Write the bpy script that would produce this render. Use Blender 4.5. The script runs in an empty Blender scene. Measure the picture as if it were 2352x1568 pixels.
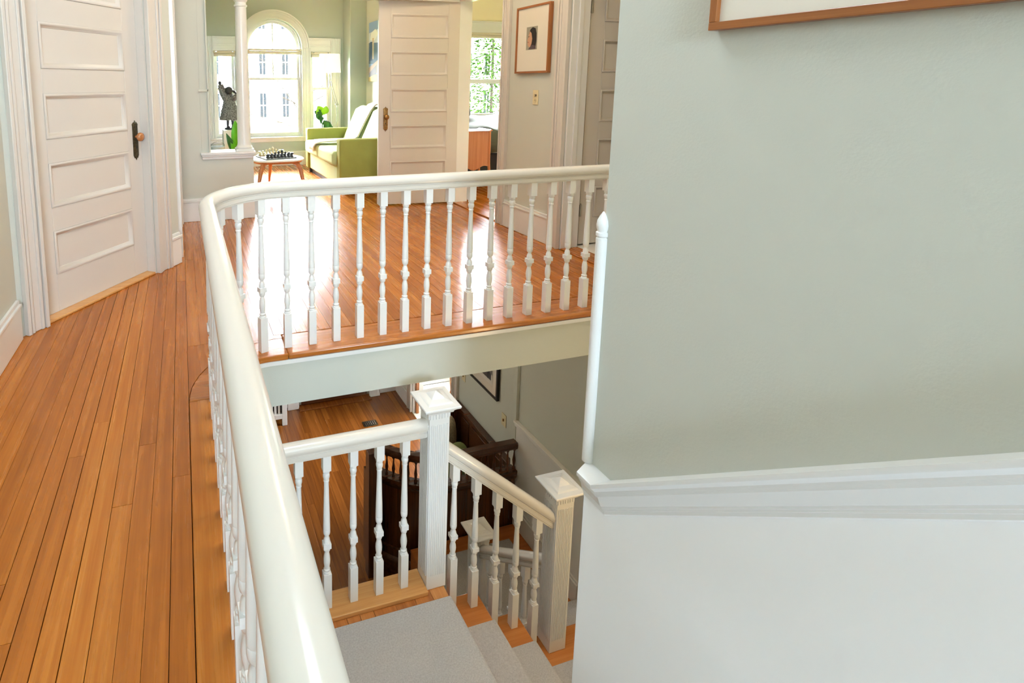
import bpy, bmesh, math, random
from mathutils import Vector, Matrix
random.seed(7)
SC = bpy.context.scene
COL = SC.collection
PI = math.pi

# ---------------------------------------------------------------- camera
def look_matrix(loc, yaw, pitch, roll):
    fwd = Vector((math.sin(yaw)*math.cos(pitch), math.cos(yaw)*math.cos(pitch), -math.sin(pitch)))
    right = Vector((math.cos(yaw), -math.sin(yaw), 0)); down = fwd.cross(right)
    r = right*math.cos(roll) + down*math.sin(roll); d = down*math.cos(roll) - right*math.sin(roll)
    m = Matrix((( r.x, -d.x, -fwd.x, loc[0]), (r.y, -d.y, -fwd.y, loc[1]), (r.z, -d.z, -fwd.z, loc[2]), (0, 0, 0, 1)))
    return m
cam_d = bpy.data.cameras.new('camera'); cam = bpy.data.objects.new('camera', cam_d); COL.objects.link(cam)
cam.matrix_world = look_matrix((0, 0, 1.25), math.radians(16.2368), math.radians(8.1001), math.radians(.1257))
cam_d.sensor_width = 36; cam_d.sensor_fit = 'HORIZONTAL'
cam_d.lens = 1272.33/2352*36
cam_d.shift_x = (1176-789.24)/2352; cam_d.shift_y = -(784-374.06)/2352
cam_d.clip_start = .02; cam_d.clip_end = 300
SC.camera = cam

# ---------------------------------------------------------------- world, lights, exposure
w = bpy.data.worlds.new('sky'); SC.world = w; w.use_nodes = True
bg = w.node_tree.nodes['Background']; bg.inputs[0].default_value = (.90, .95, 1, 1); bg.inputs[1].default_value = 74.0
SC.view_settings.view_transform = 'Standard'; SC.view_settings.look = 'None'
SC.view_settings.gamma = 1; SC.view_settings.exposure = 1.14; SC.view_settings.use_curve_mapping = False
SC.cycles.max_bounces = 10; SC.cycles.diffuse_bounces = 6; SC.cycles.glossy_bounces = 4
SC.cycles.transparent_max_bounces = 12; SC.cycles.sample_clamp_indirect = 8; SC.cycles.caustics_reflective = False

def area(name, loc, target, sx, sy, power, col=(1, 1, 1), portal=False):
    d = bpy.data.lights.new(name, 'AREA'); d.shape = 'RECTANGLE'; d.size = sx; d.size_y = sy; d.energy = power; d.color = col
    if portal: d.cycles.is_portal = True
    o = bpy.data.objects.new(name, d); COL.objects.link(o); o.location = loc
    o.rotation_euler = (Vector(target)-Vector(loc)).to_track_quat('-Z', 'Y').to_euler()
    return o
# area light added behind the camera, standing in for daylight; no window built
area('rear_fill', (-.05, -4.85, 1.95), (.45, 1.6, -.3), 1.3, 1.1, 172, (.68, .84, 1.0))
# soft overhead fill added above the stairwell, not a real skylight
area('stairwell_fill', (.62, 1.85, 3.02), (.62, 1.86, 0), .9, .9, 20, (.80, .90, 1.0))
# portals in the sunroom, bedroom and lower room windows (they only guide sampling of the sky)
area('sunroom_portal', (1.37, 8.60, 1.30), (1.37, 0, 1.30), 1.9, 1.8, 1, portal=True)
area('bedroom_portal', (4.35, 7.62, 1.4), (4.35, 0, 1.4), 1.0, 1.25, 1, portal=True)
area('parlor_portal', (4.42, 5.6, -1.5), (0, 5.6, -1.5), .9, .9, 1, portal=True)

# ---------------------------------------------------------------- materials
def lin(c):
    return tuple((x/12.92 if x <= .04045 else ((x+.055)/1.055)**2.4) for x in [v/255 for v in c]) + (1,)
def base_mat(name, rgb, rough=.5, spec=.5, metal=0, coat=0, bump=0, bscale=60, noise=0, nscale=4):
    m = bpy.data.materials.new(name); m.use_nodes = True; nt = m.node_tree; p = nt.nodes['Principled BSDF']
    c = lin(rgb); p.inputs['Base Color'].default_value = c; p.inputs['Roughness'].default_value = rough
    p.inputs['Specular IOR Level'].default_value = spec; p.inputs['Metallic'].default_value = metal
    p.inputs['Coat Weight'].default_value = coat; p.inputs['Coat Roughness'].default_value = .12
    if bump or noise:
        g = nt.nodes.new('ShaderNodeNewGeometry')
    if noise:
        n = nt.nodes.new('ShaderNodeTexNoise'); n.inputs['Scale'].default_value = nscale; n.inputs['Detail'].default_value = 5
        nt.links.new(g.outputs['Position'], n.inputs['Vector'])
        r = nt.nodes.new('ShaderNodeValToRGB')
        r.color_ramp.elements[0].position = .3; r.color_ramp.elements[1].position = .7
        r.color_ramp.elements[0].color = tuple(v*(1-noise) for v in c[:3])+(1,)
        r.color_ramp.elements[1].color = tuple(min(1, v*(1+noise)) for v in c[:3])+(1,)
        nt.links.new(n.outputs['Fac'], r.inputs['Fac']); nt.links.new(r.outputs['Color'], p.inputs['Base Color'])
    if bump:
        n = nt.nodes.new('ShaderNodeTexNoise'); n.inputs['Scale'].default_value = bscale; n.inputs['Detail'].default_value = 3
        nt.links.new(g.outputs['Position'], n.inputs['Vector'])
        b = nt.nodes.new('ShaderNodeBump'); b.inputs['Strength'].default_value = bump; b.inputs['Distance'].default_value = .004
        nt.links.new(n.outputs['Fac'], b.inputs['Height']); nt.links.new(b.outputs['Normal'], p.inputs['Normal'])
    return m
def wood_mat(name, dark, mid, light, rough=.3, axis=1, coat=.25, var=.35, stretch=38, spec=.5, rrange=.08):
    """grain along the given axis; every object gets its own tone from Object Info > Random"""
    m = bpy.data.materials.new(name); m.use_nodes = True; nt = m.node_tree; p = nt.nodes['Principled BSDF']; L = nt.links.new
    g = nt.nodes.new('ShaderNodeNewGeometry'); oi = nt.nodes.new('ShaderNodeObjectInfo')
    off = nt.nodes.new('ShaderNodeVectorMath'); off.operation = 'SCALE'; off.inputs[0].default_value = (13.1, 7.3, 5.7); L(oi.outputs['Random'], off.inputs['Scale'])
    add = nt.nodes.new('ShaderNodeVectorMath'); L(g.outputs['Position'], add.inputs[0]); L(off.outputs[0], add.inputs[1])
    mp = nt.nodes.new('ShaderNodeMapping'); s = [stretch]*3; s[axis] = 1.0; mp.inputs['Scale'].default_value = s; L(add.outputs[0], mp.inputs['Vector'])
    n1 = nt.nodes.new('ShaderNodeTexNoise'); n1.inputs['Scale'].default_value = 1.0; n1.inputs['Detail'].default_value = 6; n1.inputs['Roughness'].default_value = .62; n1.inputs['Distortion'].default_value = .3
    L(mp.outputs[0], n1.inputs['Vector'])
    mp2 = nt.nodes.new('ShaderNodeMapping'); s2 = [150]*3; s2[axis] = 5; mp2.inputs['Scale'].default_value = s2; L(add.outputs[0], mp2.inputs['Vector'])
    n2 = nt.nodes.new('ShaderNodeTexNoise'); n2.inputs['Scale'].default_value = 1; n2.inputs['Detail'].default_value = 3; L(mp2.outputs[0], n2.inputs['Vector'])
    mx = nt.nodes.new('ShaderNodeMath'); mx.operation = 'MULTIPLY_ADD'; L(n2.outputs['Fac'], mx.inputs[0]); mx.inputs[1].default_value = .35; L(n1.outputs['Fac'], mx.inputs[2])
    rv = nt.nodes.new('ShaderNodeMath'); rv.operation = 'MULTIPLY_ADD'; L(oi.outputs['Random'], rv.inputs[0]); rv.inputs[1].default_value = var; L(mx.outputs[0], rv.inputs[2])
    sb = nt.nodes.new('ShaderNodeMath'); sb.operation = 'SUBTRACT'; L(rv.outputs[0], sb.inputs[0]); sb.inputs[1].default_value = .175 + var/2
    r = nt.nodes.new('ShaderNodeValToRGB'); e = r.color_ramp.elements
    e[0].position = .12; e[0].color = lin(dark); e[1].position = .88; e[1].color = lin(light)
    k = e.new(.5); k.color = lin(mid)
    L(sb.outputs[0], r.inputs['Fac']); L(r.outputs['Color'], p.inputs['Base Color'])
    rr = nt.nodes.new('ShaderNodeMath'); rr.operation = 'MULTIPLY_ADD'; L(n1.outputs['Fac'], rr.inputs[0]); rr.inputs[1].default_value = rrange; rr.inputs[2].default_value = rough-rrange/2
    L(rr.outputs[0], p.inputs['Roughness'])
    p.inputs['Coat Weight'].default_value = coat; p.inputs['Coat Roughness'].default_value = .18; p.inputs['Specular IOR Level'].default_value = spec
    b = nt.nodes.new('ShaderNodeBump'); b.inputs['Strength'].default_value = .12; b.inputs['Distance'].default_value = .002
    L(n2.outputs['Fac'], b.inputs['Height']); L(b.outputs['Normal'], p.inputs['Normal'])
    return m
def emit_mat(name, rgb, s):
    m = bpy.data.materials.new(name); m.use_nodes = True; nt = m.node_tree; p = nt.nodes['Principled BSDF']
    p.inputs['Base Color'].default_value = lin(rgb); p.inputs['Emission Color'].default_value = lin(rgb); p.inputs['Emission Strength'].default_value = s
    return m
def glass_mat():
    m = bpy.data.materials.new('window_glass'); m.use_nodes = True; nt = m.node_tree; nt.nodes.clear(); L = nt.links.new
    o = nt.nodes.new('ShaderNodeOutputMaterial'); t = nt.nodes.new('ShaderNodeBsdfTransparent'); gl = nt.nodes.new('ShaderNodeBsdfGlossy'); gl.inputs['Roughness'].default_value = .02
    fr = nt.nodes.new('ShaderNodeFresnel'); fr.inputs[0].default_value = 1.35; mx = nt.nodes.new('ShaderNodeMixShader')
    L(fr.outputs[0], mx.inputs[0]); L(t.outputs[0], mx.inputs[1]); L(gl.outputs[0], mx.inputs[2]); L(mx.outputs[0], o.inputs[0])
    return m
M = {}
M['white'] = base_mat('white_gloss_paint', (226, 226, 224), .28, .5, bump=.03, bscale=35)
M['cream'] = base_mat('cream_door_paint', (208, 202, 194), .32, .5, bump=.03, bscale=35)
M['rail'] = base_mat('handrail_gloss_paint', (216, 211, 202), .17, .55, bump=.04, bscale=30)
M['sage'] = base_mat('sage_wall_paint', (199, 202, 193), .55, .35, bump=.10, bscale=160)
M['sagedeep'] = base_mat('deep_sage_wall_paint', (176, 184, 176), .55, .35, bump=.08, bscale=160)
M['wains'] = base_mat('wainscot_white_paint', (246, 247, 248), .30, .5, bump=.08, bscale=14)
M['ceil'] = base_mat('ceiling_paint', (236, 232, 222), .8, .2)
M['sub'] = base_mat('dark_subfloor', (52, 32, 18), .9, .1)
M['floor'] = wood_mat('fir_floor_boards', (142, 76, 18), (173, 100, 29), (198, 128, 50), .27, 1, .12, .30, spec=.38)
M['floorx'] = wood_mat('fir_cross_boards', (142, 76, 18), (171, 98, 29), (196, 126, 50), .27, 0, .35, .20)
M['lfloor'] = wood_mat('lower_floor_boards', (92, 48, 14), (126, 70, 23), (152, 92, 38), .26, 1, .35, .35)
M['oakx'] = wood_mat('new_oak_board', (176, 118, 62), (206, 150, 88), (224, 178, 118), .4, 0, .1, .15)
M['tread'] = wood_mat('tread_wood', (150, 84, 34), (184, 112, 52), (206, 140, 76), .32, 0, .25, .25)
M['treadl'] = wood_mat('landing_boards', (150, 86, 38), (188, 120, 62), (210, 148, 86), .35, 1, .2, .45)
M['darkwood'] = wood_mat('dark_mahogany', (44, 22, 11), (72, 40, 22), (108, 62, 34), .25, 2, .4, .25)
M['darkwoodx'] = wood_mat('dark_mahogany_cross', (46, 24, 12), (78, 43, 24), (112, 66, 37), .25, 0, .4, .25)
M['framewood'] = wood_mat('cherry_frame', (120, 66, 28), (150, 90, 42), (186, 122, 66), .35, 2, .15, .1, stretch=60)
M['framewoody'] = wood_mat('cherry_frame_along', (120, 66, 28), (150, 90, 42), (180, 116, 62), .35, 1, .15, .1, stretch=60)
M['teak'] = wood_mat('teak_leg', (150, 84, 40), (178, 108, 58), (200, 134, 80), .4, 2, .1, .1, stretch=60)
M['carpet'] = base_mat('grey_carpet', (190, 188, 187), .95, .1, bump=.9, bscale=420, noise=.12, nscale=160)
M['rugwhite'] = base_mat('white_rug', (226, 222, 214), .95, .1)
M['brass'] = base_mat('aged_brass', (150, 112, 66), .35, .5, metal=.9, noise=.35, nscale=60)
M['bronze'] = base_mat('dark_bronze', (88, 80, 62), .4, .5, metal=.8, noise=.4, nscale=90)
M['knobwood'] = base_mat('brown_knob', (176, 112, 62), .22, .6, coat=.5)
M['black'] = base_mat('black_paint', (22, 21, 22), .35, .5)
M['steel'] = base_mat('steel', (200, 198, 192), .25, .5, metal=1)
M['ivory'] = base_mat('ivory_plastic', (214, 202, 164), .4, .5)
M['glass'] = glass_mat()
M['mat_board'] = base_mat('mat_board', (226, 220, 208), .10, .5, coat=1.0)
M['sofa'] = base_mat('olive_green_fabric', (150, 150, 78), .9, .2, bump=.3, bscale=300, noise=.06, nscale=6)
M['sofal'] = base_mat('pale_green_fabric', (186, 198, 148), .9, .2, bump=.3, bscale=300, noise=.05, nscale=6)
M['blanket'] = base_mat('cream_blanket', (222, 214, 200), .95, .1, bump=.8, bscale=120, noise=.08, nscale=60)
M['tabletop'] = base_mat('white_laminate', (236, 234, 230), .25, .5)
M['lampshade'] = emit_mat('lit_lamp_shade', (250, 244, 234), .30)
M['duvet'] = base_mat('grey_green_duvet', (88, 92, 82), .9, .2, bump=.3, bscale=40)
M['skirt'] = base_mat('charcoal_fabric', (58, 58, 62), .9, .2)
M['pillow'] = base_mat('slate_pillow', (112, 120, 124), .9, .2)
M['leafb'] = base_mat('bright_leaf', (92, 178, 24), .35, .5, noise=.15, nscale=20)
M['leafd'] = base_mat('dark_leaf', (34, 92, 34), .35, .5, noise=.25, nscale=20)
M['leafy'] = base_mat('lime_leaf', (150, 200, 30), .4, .5)
M['pot'] = base_mat('white_ceramic', (224, 222, 216), .3, .5)
M['bluepot'] = base_mat('pale_blue_metal', (176, 192, 194), .35, .5)
M['statue'] = base_mat('grey_knit', (120, 120, 120), .85, .3, bump=1.0, bscale=70, noise=.75, nscale=70)
M['statdark'] = base_mat('dark_bronze_skin', (46, 46, 48), .4, .5)
M['chessd'] = base_mat('black_stone', (38, 40, 44), .3, .5, noise=.3, nscale=80)
M['chessg'] = base_mat('grey_stone', (104, 110, 112), .35, .5, noise=.2, nscale=60)
M['chessl'] = base_mat('honey_onyx', (204, 190, 150), .3, .5, noise=.3, nscale=60)
M['blind'] = base_mat('cream_blind', (214, 204, 184), .6, .3)
M['siding'] = base_mat('white_siding', (222, 226, 226), .8, .2)
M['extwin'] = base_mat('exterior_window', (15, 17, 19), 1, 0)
M['bark'] = base_mat('grey_bark', (26, 23, 20), 1, 0)
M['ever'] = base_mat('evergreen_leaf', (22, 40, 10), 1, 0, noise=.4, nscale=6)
M['ground'] = base_mat('lawn', (84, 104, 60), .95, .1, noise=.3, nscale=.6)
M['greenpil'] = base_mat('green_cushion', (124, 140, 96), .9, .2)
M['lace'] = base_mat('cream_lace', (214, 204, 180), .9, .2, noise=.3, nscale=90)

# ---------------------------------------------------------------- mesh helpers
class B:
    """collects shapes; tf maps local to world coordinates"""
    def __init__(s, tf=None): s.v = []; s.f = []; s.tf = tf
    def add(s, vs, fs):
        o = len(s.v); s.v += [tuple(s.tf(*p)) if s.tf else tuple(p) for p in vs]; s.f += [tuple(i+o for i in f) for f in fs]; return s
    def box(s, x0, x1, y0, y1, z0, z1):
        return s.add([(x0, y0, z0), (x1, y0, z0), (x1, y1, z0), (x0, y1, z0), (x0, y0, z1), (x1, y0, z1), (x1, y1, z1), (x0, y1, z1)],
                     [(0, 3, 2, 1), (4, 5, 6, 7), (0, 1, 5, 4), (1, 2, 6, 5), (2, 3, 7, 6), (3, 0, 4, 7)])
    def cbox(s, c, d):
        return s.box(c[0]-d[0]/2, c[0]+d[0]/2, c[1]-d[1]/2, c[1]+d[1]/2, c[2]-d[2]/2, c[2]+d[2]/2)
    def loft(s, rings, cap=True, closed=True):
        n = len(rings[0]); vs = [p for r in rings for p in r]; fs = []
        for i in range(len(rings)-1):
            for j in range(n if closed else n-1):
                k = (j+1) % n; fs.append((i*n+j, i*n+k, (i+1)*n+k, (i+1)*n+j))
        if cap and closed: fs += [tuple(range(n))[::-1], tuple(range((len(rings)-1)*n, len(rings)*n))]
        return s.add(vs, fs)
    def lathe(s, prof, c=(0, 0, 0), seg=14):
        return s.loft([[(c[0]+r*math.cos(2*PI*j/seg), c[1]+r*math.sin(2*PI*j/seg), c[2]+z) for j in range(seg)] for r, z in prof])
    def tube(s, pts, rad, seg=8):
        pts = [Vector(p) for p in pts]; rings = []; prev = None
        for i, p in enumerate(pts):
            t = (pts[min(i+1, len(pts)-1)]-pts[max(i-1, 0)]).normalized()
            a = prev if prev else (Vector((0, 0, 1)) if abs(t.z) < .9 else Vector((1, 0, 0)))
            x = a.cross(t).normalized() if not prev else (prev - t*prev.dot(t)).normalized()
            if not prev: x = x
            y = t.cross(x); prev = x
            r = rad[i] if isinstance(rad, (list, tuple)) else rad
            rings.append([tuple(p + x*r*math.cos(2*PI*j/seg) + y*r*math.sin(2*PI*j/seg)) for j in range(seg)])
        return s.loft(rings)
    def sweep(s, prof, path):
        """path: list of (point, side vector, up vector); prof: closed list of (side, up)"""
        return s.loft([[tuple(Vector(p)+Vector(sd)*a+Vector(up)*b) for a, b in prof] for p, sd, up in path])
    def poly(s, pts, z0, z1):
        return s.loft([[(x, y, z0) for x, y in pts], [(x, y, z1) for x, y in pts]])
    def polyxz(s, pts, y0, y1):
        return s.loft([[(x, y1, z) for x, z in pts], [(x, y0, z) for x, z in pts]])
    def polyyz(s, pts, x0, x1):
        return s.loft([[(x0, y, z) for y, z in pts], [(x1, y, z) for y, z in pts]])
    def sphere(s, c, r, seg=14, rings=9, sc=(1, 1, 1)):
        return s.loft([[(c[0]+sc[0]*r*math.sin(t)*math.cos(2*PI*j/seg), c[1]+sc[1]*r*math.sin(t)*math.sin(2*PI*j/seg), c[2]-sc[2]*r*math.cos(t)) for j in range(seg)]
                       for t in [PI*(i+.15)/(rings+.3) for i in range(rings+1)]])
    def mesh(s, name):
        me = bpy.data.meshes.new(name); me.from_pydata(s.v, [], s.f); me.update()
        bm = bmesh.new(); bm.from_mesh(me); bmesh.ops.recalc_face_normals(bm, faces=bm.faces); bm.to_mesh(me); bm.free()
        return me
    def obj(s, name, mat, parent=None, smooth=None, bevel=0, kind=None, seg=2, label=None):
        return link(name, s.mesh(name), mat, parent, smooth, bevel, kind, seg, label)
def link(name, me, mat, parent=None, smooth=None, bevel=0, kind=None, seg=2, label=None):
    o = bpy.data.objects.new(name, me); COL.objects.link(o)
    if mat and not me.materials: me.materials.append(M[mat] if isinstance(mat, str) else mat)
    if smooth:
        me.polygons.foreach_set('use_smooth', [True]*len(me.polygons)); me.set_sharp_from_angle(angle=math.radians(smooth))
    if bevel:
        b = o.modifiers.new('bevel', 'BEVEL'); b.width = bevel; b.segments = seg; b.limit_method = 'ANGLE'; b.angle_limit = math.radians(40)
        if not smooth:
            me.polygons.foreach_set('use_smooth', [True]*len(me.polygons)); me.set_sharp_from_angle(angle=math.radians(35))
    if parent: adopt(o, parent)
    if kind: o['kind'] = kind
    if label: o['label'] = label
    return o
def world_of(o):
    m = o.matrix_basis.copy()
    if o.parent: m = world_of(o.parent) @ o.matrix_parent_inverse @ m
    return m
def adopt(o, parent):
    o.parent = parent; o.matrix_parent_inverse = world_of(parent).inverted()
def thing(name, label, cat, loc=(0, 0, 0), group=None):
    o = bpy.data.objects.new(name, None); COL.objects.link(o); o.location = loc; o.empty_display_size = .1
    return tag(o, label, cat, group)
def tag(o, label, cat, group=None):
    o['label'] = label; o['category'] = cat
    if group: o['group'] = group
    return o
def struct(o, label=None):
    o['kind'] = 'structure'
    if label: o['label'] = label
    return o
def sempty(name, loc=(0, 0, 0), label=None):
    o = bpy.data.objects.new(name, None); COL.objects.link(o); o.location = loc; o.empty_display_size = .1
    return struct(o, label)
def copy_tree(o, parent=None, loc=None, label=None):
    c = o.copy(); COL.objects.link(c)
    if parent: c.parent = parent
    if loc is not None: c.location = loc
    if label: c['label'] = label
    for ch in o.children: copy_tree(ch, c)
    return c

# ================================================================ SETTING
ZC = 3.05            # upper ceiling
ZF = -2.93           # first floor
XW = 2.72            # right hall wall face
RC = (.433, 2.14)    # centre of the railing's quarter turn
RR = .3555
# ---- door wall at an angle: local axes s (along), n (out of the wall), z
D0 = Vector((-.766, 3.13, 0)); DU = Vector((.602, .799, 0)).normalized(); DN = Vector((DU.y, -DU.x, 0))
def dtf(s, n, z): return D0 + DU*s + DN*n + Vector((0, 0, z))

# ---- upper floor: sub-floor slab, boards laid lengthwise, nosing boards round the stairwell
f = B()
f.box(-1.0, .10, -5.1, RC[1], -.10, -.0135)
f.box(.148, 1.2, -5.1, -.06, -.10, -.0135)
EC = (.346, 2.227)    # centre of the smaller curve of the floor edge
pts = [(.100, RC[1])] + [(EC[0]+.246*math.cos(a), EC[1]+.246*math.sin(a)) for a in [PI-PI/2*i/10 for i in range(11)]] + [(RC[0], 2.473)]
f.poly([(-1.0, RC[1])] + pts[:1] + pts[1:] + [(RC[0], 9.0), (-1.0, 9.0)], -.10, -.0135)
f.box(RC[0], 6.2, 2.472, 9.0, -.10, -.0135)
floor = struct(f.obj('floor', 'sub'), 'orange brown narrow board floor of the upper hall')
def planks(x0, x1, wd, spans, z0, z1, mat, parent, lmin=1.3, lmax=3.2, seed=1):
    rnd = random.Random(seed); x = x0
    while x < x1-.012:
        xe = min(x+wd, x1); gap = rnd.choice([.0008, .0010, .0012, .0026])
        for ya, yb in spans(x+.001, xe-.001):
            y = ya; first = True
            while y < yb-.01:
                ln = rnd.uniform(lmin, lmax) if not first else rnd.uniform(.6, lmax); first = False
                ye = min(y+ln, yb)
                if yb-ye < .35: ye = yb
                B().box(x+gap/2, xe-gap/2, y+.0006, ye-.0006, z0, z1 - rnd.uniform(0, .0005)).obj('plank', mat, parent)
                y = ye
        x = xe
def hall_spans(xa, xb):
    out = []
    if xb < -.02:
        s = (xb + .766 + DN.x*.03)/DU.x; yw = D0.y + DU.y*s - DN.y*.03
        if xa < -.80: yw = 3.05
        out.append((-1.2, min(yw, 5.16) if xb < -.07 else 5.16))
    elif xb < .44:
        out.append((2.60 if xa > .26 else 2.63, 5.16))
    elif xb < .63: out.append((2.63, 5.16))
    else: out.append((2.63, 8.44))
    if .2 < xa and xb < .63: out.append((5.32, 8.44))
    return out
planks(-.82, -.02, .05714, hall_spans, -.0135, 0, 'floor', floor, seed=3)
planks(-.02, XW-.002, .0595, hall_spans, -.0135, 0, 'floor', floor, seed=4)
nb = B(); nb.box(-.0195, .156, -1.2, RC[1]-.001, -.030, 0)
nb.obj('nosing_board', 'floor', floor, bevel=.004)
B().box(RC[0]+.001, XW-.002, 2.418, 2.629, -.030, 0).obj('nosing_board', 'floorx', floor, bevel=.008)
a_ = [PI-PI/2*i/14 for i in range(15)]
ring = [(.156, RC[1])] + [(EC[0]+.193*math.cos(a), EC[1]+.193*math.sin(a)) for a in a_] + [(RC[0], 2.419)] + [(RC[0]+.452*math.cos(a), RC[1]+.452*math.sin(a)) for a in reversed(a_)]
B().poly(ring, -.030, 0).obj('nosing_board', 'floorx', floor, bevel=.004)
cor = [(RC[0]+.453*math.cos(a), RC[1]+.453*math.sin(a)) for a in a_] + [(RC[0], 2.629), (-.0195, 2.629), (-.0195, RC[1])]
B().poly(cor, -.0135, -.0004).obj('corner_board', 'floor', floor)

# ---- beam (fascia) closing the stairwell edge, with its white trim strip
def edge_path(off, z):
    p = [((XW-.001, EC[1]+off, z), (0, 1, 0), (0, 0, 1))]
    for a in [PI/2+PI/2*i/12 for i in range(13)]:
        d = Vector((math.cos(a), math.sin(a), 0)); p.append(((EC[0]+d.x*off, EC[1]+d.y*off, z), d, (0, 0, 1)))
    p.append(((EC[0]-off, -.06, z), (-1, 0, 0), (0, 0, 1)))
    return p
fs = B(); fs.sweep([(0, 0), (.05, 0), (.05, .228), (0, .228)], edge_path(.1995, -.258)); struct(fs.obj('wall_stairwell_edge', 'sage', smooth=30), 'pale sage painted beam below the upper hall railing')
fs = B(); fs.sweep([(-.008, 0), (.01, 0), (.01, .020), (-.008, .020)], edge_path(.1995, -.050)); struct(fs.obj('trim_1', 'white', smooth=30), 'white strip under the floor nosing')
# lower ceiling behind the beam
lc = B(); lc.box(-1.0, XW+.2, 2.447, 6.8, -.258, -.235); struct(lc.obj('ceiling_lower', 'ceil'))
# ---- upper ceiling
struct(B().box(-1.1, 6.3, -5.2, 8.7, ZC, ZC+.1).obj('ceiling', 'ceil'))

b = B()
for x0, x1, y0, y1 in ((.10, .16, 1.33, 2.37), (1.08, 1.14, 1.33, 2.37), (.16, 1.08, 1.33, 1.39), (.16, 1.08, 2.31, 2.37)): b.box(x0, x1, y0, y1, ZC-.035, ZC-.001)
struct(b.obj('fill_frame', 'white'), 'added frame round the fill light over the stairwell')  # unseen frame made up to go with the stairwell fill light
# ---- left hall wall
struct(B().box(-.94, -.82, -5.1, 2.96, 0, ZC).obj('wall_left', 'sage'))
def baseboard(name, tf, length, flip=False, h=.205):
    b = B(tf); b.box(0, length, 0, .020, .001, h-.035); b.box(0, length, 0, .026, h-.035, h-.02); b.box(0, length, 0, .016, h-.02, h)
    return struct(b.obj(name, 'white', bevel=.003))
baseboard('baseboard_left', lambda s, n, z: (-.82+n, -2.5+s, z), 2.5+2.94)
# ---- angled wall with the closed panel door
wa = B(dtf)
wa.box(-.17, -.015, -.06, .06, 0, ZC); wa.box(.855, 1.10, -.06, .06, 0, ZC); wa.box(-.015, .855, -.06, .06, 2.085, ZC)
struct(wa.obj('wall_angled', 'sage'))
def casing(name, tf, s0, s1, ztop, w=.125, n0=0, mat='cream', left=True, right=True, head=True, rw=None):
    rw = rw or w
    t = sempty(name, tf(s0, n0, 0))
    def strip(a, b, z0, z1, horiz):
        m = B(tf)
        if not horiz:
            d = b-a
            e_ = .0012 if b > a else -.0012; m.box(a+e_, b-e_, n0, n0+.016, z0, z1-.0012)
            for q, e, th in ((.00, .16, .030), (.20, .34, .024), (.66, .80, .024), (.84, 1.0, .032)):
                m.box(a+d*q, a+d*e, n0, n0+th, z0, z1)
        else:
            d = z1-z0
            m.box(a+.0012, b-.0012, n0, n0+.016, z0+.0012, z1-.0012)
            for q, e, th in ((.00, .16, .026), (.20, .34, .022), (.66, .80, .024), (.84, 1.0, .032)):
                m.box(a, b, n0, n0+th, z0+d*q, z0+d*e)
        m.obj('casing_board', mat, t, bevel=.003)
    if left: strip(s0-w, s0, .001, ztop, False)
    if right: strip(s1+rw, s1, .001, ztop, False)
    if head: strip(s0-w if left else s0, s1+rw if right else s1, ztop, ztop+w, True)
    return t
casing('trim_2', dtf, -.015, .855, 2.085, n0=.06, rw=.14)
jb = B(dtf); jb.box(-.013, -.0035, -.058, .058, .001, 2.083); jb.box(.842, .853, -.058, .058, .001, 2.083); jb.box(-.013, .853, -.058, .058, 2.066, 2.084)
struct(jb.obj('trim_3', 'cream'))
th = B(dtf); th.box(-.001, .841, -.055, .062, .0005, .014); struct(th.obj('trim_4', 'oakx', bevel=.003), 'orange wood threshold under the closed panel door')
bb = B(dtf); s0 = .996
bb.box(s0, 1.10, .061, .082, .001, .185); bb.box(s0, 1.106, .061, .090, .185, .205); bb.box(s0, 1.10, .061, .074, .205, .225)
struct(bb.obj('baseboard_angled', 'white', bevel=.004))

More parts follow.
